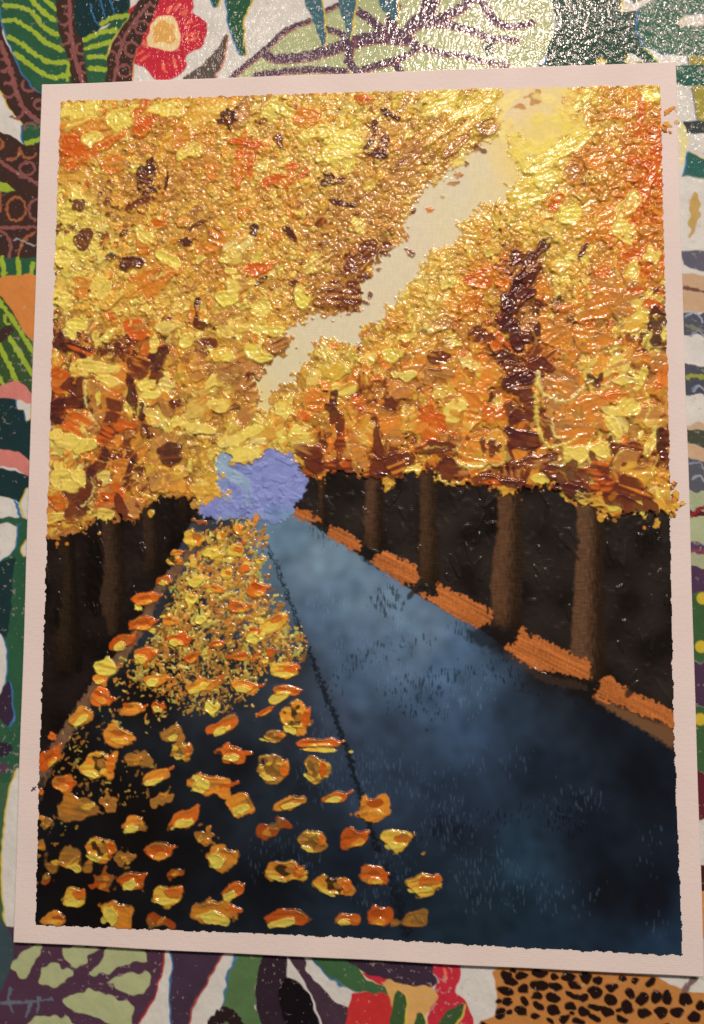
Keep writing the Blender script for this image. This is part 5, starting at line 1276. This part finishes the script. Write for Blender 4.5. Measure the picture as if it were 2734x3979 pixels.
# ------------------------------------------------------------------ leaves lying on the road
litter = new_id('leaf_litter', MAT_IMPASTO, kind='stuff', label='scribbled ochre litter of leaves on the left of the road')
LIT = [(850, 2045), (930, 2030), (1000, 2050), (1030, 2160), (1040, 2280), (1110, 2400), (1170, 2480), (1165, 2560), (1040, 2600), (1000, 2680), (880, 2760), (760, 2760), (640, 2700), (520, 2660), (560, 2520), (620, 2400), (690, 2270), (760, 2160)]
lr = PA.poly(LIT, True, soft=14)
lm = np.zeros((NR, NC), np.float32)
lm[lr[0]] = lr[1]
OCH = [pig(c) for c in ((186, 134, 54), (172, 116, 46), (204, 154, 68), (150, 98, 40), (130, 90, 38), (196, 122, 44), (214, 182, 84), (176, 164, 76))]
for x, y, rx, ry, o in ((500, 2620, 60, 70, .7), (420, 2800, 60, 60, .5), (310, 2900, 70, 60, .8), (545, 2960, 60, 50, .5), (520, 3060, 60, 70, .5), (330, 3070, 60, 60, .6), (250, 3180, 60, 50, .6), (250, 3290, 34, 60, .6), (620, 2800, 90, 70, .35),
                        (850, 2640, 120, 60, .6), (700, 2620, 110, 60, .6), (1000, 2780, 60, 60, .25), (560, 3110, 60, 50, .35), (420, 3050, 30, 60, .4), (270, 2990, 60, 40, .5), (480, 2740, 60, 40, .4)):
    e = PA.ell(x, y, rx, ry, 0, ragged=5, soft=10)
    lm[e[0]] = np.maximum(lm[e[0]], e[1] * o * 0.55)
ys, xs = np.nonzero(lm > 0.12)
for q in rng.integers(0, len(ys), 7000):
    r_, c_ = ys[q], xs[q]
    if rng.random() > lm[r_, c_] * 0.50:
        continue
    x, y = to_px(float(c_), float(r_))
    far = sm(2750, 2150, float(y))
    if far < rng.random() * 0.35:
        s = rng.uniform(1.4, 3.0)
    else:
        s = rng.uniform(1.8, 4.6)
    c = OCH[rng.integers(0, len(OCH))] * (0.55 + 0.5 * sm(3250, 2450, float(y)))
    dab(c_, r_, s * rng.uniform(1, 1.9), s * rng.uniform(0.35, 0.8), rng.uniform(-2.2, 0.4), vary(c, 0.15), None, rng.uniform(0.08, 0.2), litter, free=True, warp=0.42, edge=0.35, pick=0.05)
# grow the small loose touches together with brighter ones near the far end
for q in range(34):
    x, y = rng.uniform(740, 1010), rng.uniform(2080, 2520)
    c = PA.cells([(x, y)])[0]
    if lm[int(c[1]), int(c[0])] < 0.6:
        continue
    k = random.choice('YGOYGL')
    dab(c[0], c[1], rng.uniform(5, 11), rng.uniform(2.5, 5), rng.uniform(-1.6, 0.3), vary(PALV[k] * 0.92), vary(PALV['G']), rng.uniform(.12, .25), new_id('fallen_leaf', MAT_IMPASTO), free=True, warp=0.4)

OR1, OR2, OR3 = pig((222, 108, 30)), pig((206, 90, 22)), pig((228, 140, 44))
YL1, YL2, OC1, OC2, DK = pig((244, 206, 84)), pig((240, 184, 62)), pig((176, 116, 46)), pig((146, 100, 40)), pig((44, 28, 16))
# (x, y, width, height, turn, style)  styles: O orange, Y yellow, H orange with a yellow touch below, S yellow touch on the left, R rim round a dark hollow, D dull ochre
LEAF = [(476, 2495, 95, 62, -25, 'H'), (556, 2545, 86, 72, 0, 'H'), (411, 2595, 92, 72, 10, 'Y'), (391, 2640, 62, 44, -15, 'H'), (391, 2706, 88, 66, 15, 'O'), (315, 2786, 126, 58, -30, 'H'), (516, 2751, 96, 54, 0, 'O'), (616, 2746, 60, 50, 0, 'H'),
        (611, 2645, 96, 50, -5, 'S'), (787, 2660, 140, 52, -15, 'H'), (747, 2555, 62, 40, -40, 'O'), (696, 2485, 86, 58, 0, 'H'), (822, 2751, 64, 54, -25, 'Y'), (681, 2846, 102, 60, -25, 'Dh'), (867, 2821, 128, 58, -25, 'H'), (461, 2861, 140, 78, 8, 'O'),
        (386, 2971, 140, 108, 0, 'R'), (536, 2951, 100, 52, 0, 'D'), (706, 2916, 82, 70, 0, 'Ro'), (200, 2861, 36, 30, 0, 'O'), (195, 2946, 98, 66, -45, 'O'), (238, 3041, 92, 74, 10, 'O'), (606, 3021, 126, 50, -25, 'H'), (812, 3046, 164, 84, 6, 'S'),
        (300, 3137, 176, 92, 8, 'D'), (426, 3117, 66, 70, 0, 'D'), (626, 3102, 82, 50, -30, 'D'), (516, 3207, 102, 60, -10, 'H'), (717, 3182, 132, 64, -25, 'H'), (178, 3202, 52, 54, 0, 'D'), (995, 2290, 80, 70, 0, 'O'), (930, 2360, 92, 48, -5, 'O'),
        (1060, 2420, 112, 66, -25, 'Yo'), (980, 2450, 62, 26, 0, 'O'), (990, 2480, 86, 42, -15, 'Y'), (940, 2551, 112, 36, -4, 'O'), (1055, 2535, 46, 34, 0, 'O'), (1035, 2570, 34, 20, -10, 'Y'), (1111, 2606, 114, 66, 0, 'Yo'), (950, 2666, 106, 50, 5, 'H'),
        (1105, 2681, 112, 38, 5, 'O'), (1080, 2711, 88, 42, -22, 'Y'), (1030, 2766, 82, 20, -30, 'O'), (1150, 2791, 116, 118, 0, 'R'), (1060, 2861, 108, 38, -8, 'Ro'), (1241, 2886, 168, 34, -2, 'O'), (1241, 2913, 172, 19, 0, 'Y'), (900, 2927, 118, 66, 5, 'H'),
        (1066, 2987, 128, 96, 0, 'Ro'), (1223, 2987, 98, 92, 0, 'Ro'), (835, 2285, 72, 40, 0, 'H'), (164, 3281, 34, 62, 30, 'D'), (260, 3351, 150, 76, 0, 'Ds'), (391, 3301, 122, 92, 0, 'R'), (483, 3336, 66, 60, 0, 'D'), (616, 3306, 116, 78, -5, 'O'),
        (797, 3251, 74, 76, -30, 'D'), (872, 3336, 120, 90, 5, 'S'), (180, 3411, 68, 42, -35, 'Do'), (406, 3421, 86, 80, 0, 'Do'), (511, 3421, 98, 76, -15, 'H'), (686, 3391, 60, 44, -30, 'Do'), (290, 3486, 98, 84, 0, 'Yo'), (646, 3481, 156, 82, -5, 'Yo'),
        (902, 3461, 88, 64, -25, 'H'), (461, 3556, 140, 96, 15, 'S'), (832, 3541, 166, 100, 0, 'H'), (215, 3571, 106, 50, 0, 'O'), (611, 3584, 102, 62, 0, 'Do'), (940, 3125, 108, 78, -20, 'H'), (1126, 3119, 132, 44, -22, 'H'), (1301, 3097, 104, 42, -12, 'H'),
        (1442, 3142, 138, 100, -14, 'O'), (1047, 3221, 104, 62, -30, 'Do'), (1217, 3266, 108, 80, 0, 'Ro'), (1375, 3255, 96, 80, -10, 'O'), (1544, 3266, 112, 82, 0, 'Yo'), (1109, 3384, 152, 76, 0, 'R'), (1296, 3441, 142, 72, 5, 'R'), (1448, 3401, 104, 72, 0, 'O'),
        (1645, 3435, 150, 82, -8, 'Yo'), (1126, 3565, 166, 66, -8, 'H'), (1346, 3573, 102, 46, 0, 'H'), (1470, 3559, 92, 80, 0, 'O'), (1611, 3565, 106, 54, -5, 'D'), (753, 2093, 80, 74, 0, 'Yo'), (779, 2027, 56, 22, 5, 'Do'), (928, 2058, 38, 44, 0, 'O'),
        (858, 2084, 34, 46, 15, 'Yo'), (994, 2010, 24, 32, 0, 'O'), (915, 2141, 66, 50, 0, 'Yo'), (818, 2150, 66, 48, 0, 'Y'), (941, 2110, 32, 14, -20, 'O'), (687, 2148, 56, 25, -5, 'O'), (678, 2179, 66, 34, 5, 'R'), (639, 2258, 60, 40, 0, 'H'), (564, 2328, 106, 48, -10, 'O'),
        (538, 2359, 30, 28, 0, 'Y'), (551, 2425, 106, 62, -5, 'O'), (661, 2411, 56, 42, 0, 'O'), (845, 2290, 60, 30, 10, 'O'), (1608, 3240, 10, 18, 0, 'O'), (1642, 3317, 14, 12, 0, 'D'), (155, 3175, 40, 14, 5, 'O'), (160, 3075, 18, 30, 0, 'O'), (1365, 2921, 16, 9, 0, 'Y'), (780, 2410, 50, 34, -20, 'Y'),
        (745, 2330, 46, 60, 20, 'Y'), (880, 2230, 50, 40, 0, 'Yo'), (950, 2210, 44, 30, 0, 'O'), (1010, 2180, 30, 24, 0, 'Yo'), (760, 2260, 60, 40, -30, 'Y'), (840, 2500, 60, 30, -10, 'O'), (900, 2440, 50, 30, -20, 'D')]
for n_, (x, y, w, h, an, stl) in enumerate(LEAF):
    c = PA.cells([(x, y)])[0]
    a = math.radians(an)
    rx, ry = w / 2 * K * 1.04, h / 2 * K * 1.04
    lid = new_id('fallen_leaf', MAT_IMPASTO)
    s0 = stl[0]
    shade = 0.70 + 0.24 * sm(3600, 2600, y)
    kw = dict(free=True, warp=0.14, edge=0.14, pick=0.03)
    t = 0.32 if min(w, h) > 30 else 0.2
    ca, sa = math.cos(a), math.sin(a)

    def off(u, v):
        return c[0] + (u * rx * ca - v * ry * sa), c[1] + (u * rx * sa + v * ry * ca)
    if s0 in 'OHS':
        dab(c[0], c[1], rx, ry, a, vary(random.choice((OR1, OR2, OR3)), .06) * shade, OC1 * shade, t, lid, mix=0.18, tilt=random.uniform(-.4, .4), **kw)
        if rx > 9 and s0 == 'O':
            dab(*off(random.uniform(-.2, .3), .45), rx * .55, ry * .34, a, OR3 * shade, YL2 * shade, t * .5, lid, keep=True, mix=0.35, **kw)
            dab(*off(random.uniform(-.4, .4), -.35), rx * .5, ry * .28, a, OR2 * .8 * shade, OC2 * shade, t * .3, lid, keep=True, mix=0.35, **kw)
        # a pointed tip pulled away by the knife
        if rx > 10 and random.random() < 0.7:
            dab(*off(.9, -.2), rx * .45, ry * .22, a + random.uniform(-.5, .1), OR2 * shade, OR1 * shade, t * .5, lid, free=True, warp=.25, edge=.2)
        if s0 == 'H':
            dab(*off(random.uniform(-.35, .05), .38), rx * .62, ry * .5, a + random.uniform(-.2, .2), vary(YL1, .05) * shade, YL2 * shade, t * .9, lid, mix=0.25, **kw)
        if s0 == 'S':
            dab(*off(-.42, .18), rx * .5, ry * .72, a + random.uniform(-.3, .3), vary(YL1, .05) * shade, YL2 * shade, t * .9, lid, mix=0.25, **kw)
    elif s0 == 'Y':
        dab(c[0], c[1], rx, ry, a, vary(YL2 if 'o' in stl else YL1, .05) * shade, (OR3 if 'o' in stl else YL2) * shade, t * 1.1, lid, mix=0.32, tilt=random.uniform(-.4, .4), **kw)
        if 'o' in stl:
            dab(*off(.35, -.3), rx * .55, ry * .45, a, OR1 * shade, OC1 * shade, t * .5, lid, keep=True, mix=.4, **kw)
            dab(*off(-.2, .4), rx * .6, ry * .3, a, YL1 * shade, YL2 * shade, t * .5, lid, keep=True, mix=.3, **kw)
    elif s0 == 'D':
        cc1, cc2 = (OR2 * .82, OC2) if 'o' in stl else (OC1, OR3 * .85)
        dab(c[0], c[1], rx, ry, a, vary(cc1, .08) * shade, cc2 * shade, t * .7, lid, mix=0.45, tilt=random.uniform(-.4, .4), free=True, warp=.30, edge=.25, pick=.12)
        for q in range(3):
            dab(*off(random.uniform(-.5, .5), random.uniform(-.4, .5)), rx * .35, ry * .25, a + random.uniform(-1, 1), random.choice((OC2, OR3 * .9, YL2 * .85)) * shade, OC1 * shade, t * .5, lid, keep=True, mix=.4, **kw)
        if 'h' in stl or 's' in stl:
            dab(*off(.5 if 's' in stl else -.3, .45), rx * .45, ry * .4, a, YL1 * .95 * shade, YL2 * shade, t * .7, lid, mix=.3, **kw)
    else:
        hol = OC2 * .75 if 'o' in stl else DK
        dab(c[0], c[1], rx, ry, a, vary(OR3 if 'o' not in stl else OC1, .06) * shade, YL2 * shade, t * 1.1, lid, mix=0.42, tilt=random.uniform(-.2, .2), **kw)
        dab(*off(-.05, -.05), rx * .60, ry * .56, a + .2, hol * shade, OC2 * shade * (.6 if 'o' in stl else .4), t * .1, lid, keep=True, mix=0.35, free=True, warp=.25, edge=.3, pick=.05)
        dab(*off(.25, -.1), rx * .3, ry * .3, a, OC1 * shade, OC2 * shade, t * .5, lid, keep=True, mix=.5, **kw)
        dab(*off(.62, -.1), rx * .28, ry * .6, a + .2, random.choice((OR1, OR2)) * shade, OR3 * shade, t * .6, lid, keep=True, mix=.3, **kw)
        dab(*off(-.4, .68), rx * .5, ry * .22, a + .3, YL1 * shade, YL2 * shade, t * .7, lid, keep=True, mix=.3, **kw)
# clear the paint that strayed over the taped border (the strays listed above keep their place)
tp = PA.poly([(236, 396), (900, 374), (1500, 356), (2100, 340), (2560, 333), (2700, 333), (2700, 530), (2566, 530), (2582, 1200), (2597, 1850), (2700, 1850), (2700, 2020), (2600, 2020), (2614, 2800), (2649, 3711), (2000, 3679), (1300, 3637), (700, 3613), (136, 3592), (151, 3000), (171, 2400), (196, 1700), (214, 1000)], False, fine=0.25, ragged=0.55)
tape = np.zeros((NR, NC), np.float32)
tape[tp[0]] = tp[1]
off_tape = tape < 0.5
LB[off_tape] = 0
beyond = PA.poly([(2560, 300), (2760, 300), (2760, 2100), (2601, 2100), (2597, 1850), (2582, 1200), (2566, 530)], False, fine=0.45)
LB[beyond[0]] = np.where((beyond[1] > 0.5) & (STRAY[beyond[0]] < 0.5), 0, LB[beyond[0]])

# purple pen tick on the bare border
pen = new_id('pen_mark', MAT_THIN)
for pts in ([(122, 3070), (138, 3056)], [(128, 3060), (134, 3068)]):
    lay(PA.line(pts, 7, 5, soft=0.8), pig((96, 70, 120)), 0.02, pen)

# soften the paint to what oil does: one light pass, then crumb-scale relief
Hs = HT.copy()
Hs[1:-1, 1:-1] = (4 * HT[1:-1, 1:-1] + 1.5 * (HT[:-2, 1:-1] + HT[2:, 1:-1] + HT[1:-1, :-2] + HT[1:-1, 2:]) + 0.75 * (HT[:-2, :-2] + HT[:-2, 2:] + HT[2:, :-2] + HT[2:, 2:])) / 13
HT = Hs + MASK * (1 - 0.75 * lowz[..., 0]) * (0.010 * big(N3) + 0.022 * big(N6, 200, 90)) * (LB > 0)
HT = np.maximum(HT, 0.02)
Cs = COL.copy()
Cs[1:-1, 1:-1] = (6 * COL[1:-1, 1:-1] + COL[:-2, 1:-1] + COL[2:, 1:-1] + COL[1:-1, :-2] + COL[1:-1, 2:]) / 10
COL = np.clip(Cs, 0.003, 0.93)

sky2 = new_id('sky_paint', MAT_THIN, label='yellow-tinted sky between the canopies at the top edge')
bx_ = PA.poly([(1940, 250), (2760, 250), (2760, 700), (2010, 700), (1985, 560), (1940, 470)], False)
LB[bx_[0]] = np.where((LB[bx_[0]] == sky_id) & (bx_[1] > 0.5), sky2, LB[bx_[0]])


def split_pieces(ids, rest):
    """every separate island of a piece becomes an object of its own; crumbs join the loose paint"""
    m = np.isin(LB, ids)
    lab_ = np.where(m, np.arange(1, LB.size + 1).reshape(LB.shape), 0)
    while True:
        p = lab_.copy()
        for ax in (0, 1):
            for d_ in (1, -1):
                q_ = lab_
                n_ = q_.shape[ax]
                run = np.take(q_, np.arange(n_) if d_ == 1 else np.arange(n_)[::-1], ax)
                mm_ = run > 0
                # running maximum along runs of the mask
                idx = np.cumsum(~mm_, axis=ax)
                key = run + idx.astype(np.int64) * (LB.size + 2)
                acc = np.maximum.accumulate(np.where(mm_, key, idx.astype(np.int64) * (LB.size + 2)), axis=ax)
                val = np.where(mm_, acc - idx.astype(np.int64) * (LB.size + 2), 0)
                lab_ = val if d_ == 1 else np.flip(val, ax)
        if (lab_ == p).all():
            break
    u, n_ = np.unique(lab_[m], return_counts=True)
    big_first = u[np.argsort(-n_)]
    cntd = dict(zip(u.tolist(), n_.tolist()))
    nm = names[ids[0]]
    for k_, v_ in enumerate(big_first):
        sel = lab_ == v_
        if cntd[int(v_)] < 220:
            LB[sel] = rest
        elif k_ > 0:
            LB[sel] = new_id(nm[0], nm[2])
        else:
            LB[sel] = ids[0]


split_pieces([sky_id, sky2], canr)
split_pieces([wood_l], litter)
split_pieces([wood_r], canr)
split_pieces([washid], canr)
# ------------------------------------------------------------------ cut the paint film into its pieces
FL = np.maximum.reduce([LB[:-1, :-1], LB[1:, :-1], LB[:-1, 1:], LB[1:, 1:]]) * (LB[:-1, :-1] > 0)
cnt = np.bincount(FL.ravel(), minlength=nid[0] + 1)
daubs = [i for i, n in names.items() if n[0] in ('paint_daub', 'paint_ridge')]
daubs.sort(key=lambda i: -cnt[i])
own = {i for i in daubs[:270] if cnt[i] >= 60} | {i for i in daubs if names[i][2] is MAT_THIN and cnt[i] >= 12}
remap = np.arange(nid[0] + 1)
for i in daubs:
    if i not in own:
        remap[i] = names[i][1]
for i, n in names.items():
    if n[0] == 'fallen_leaf' and cnt[i] < 40:
        remap[i] = litter
FL = remap[FL]
gy_, gx_ = np.gradient(HT, G * 1000)
NRM = np.stack([-gx_, gy_, np.ones_like(HT)], -1)
NRM /= np.linalg.norm(NRM, axis=-1, keepdims=True)
order = np.argsort(FL.ravel(), kind='stable')
sl_ = FL.ravel()[order]
cut_at = np.flatnonzero(np.diff(sl_)) + 1
made = {}
for grp in sorted(np.split(order, cut_at), key=lambda g: names.get(int(FL.ravel()[g[0]]), ('', 0))[1] != 0):
    lid = int(FL.ravel()[grp[0]])
    if lid == 0:
        continue
    nm, par, mat, kind, lab = names[lid]
    rr_, cc_ = grp // (NC - 1), grp % (NC - 1)
    base_i = rr_ * NC + cc_
    q = np.stack([base_i, base_i + NC, base_i + NC + 1, base_i + 1], -1)
    uq, inv = np.unique(q, return_inverse=True)
    vr, vc = uq // NC, uq % NC
    v = np.stack([PA.x0 + vc * G, PA.y0 - vr * G, BT / 1000 + 0.00002 + HT[vr, vc] / 1000], -1)
    o = grid_object(nm, v, inv.reshape(-1, 4), COL[vr, vc], 'pigment', mat, made.get(par, root), NRM[vr, vc])
    made[lid] = o
    if kind:
        o['kind'] = kind
    if lab:
        o['label'] = lab
print('pieces', len(made), 'cells', int((FL > 0).sum()))
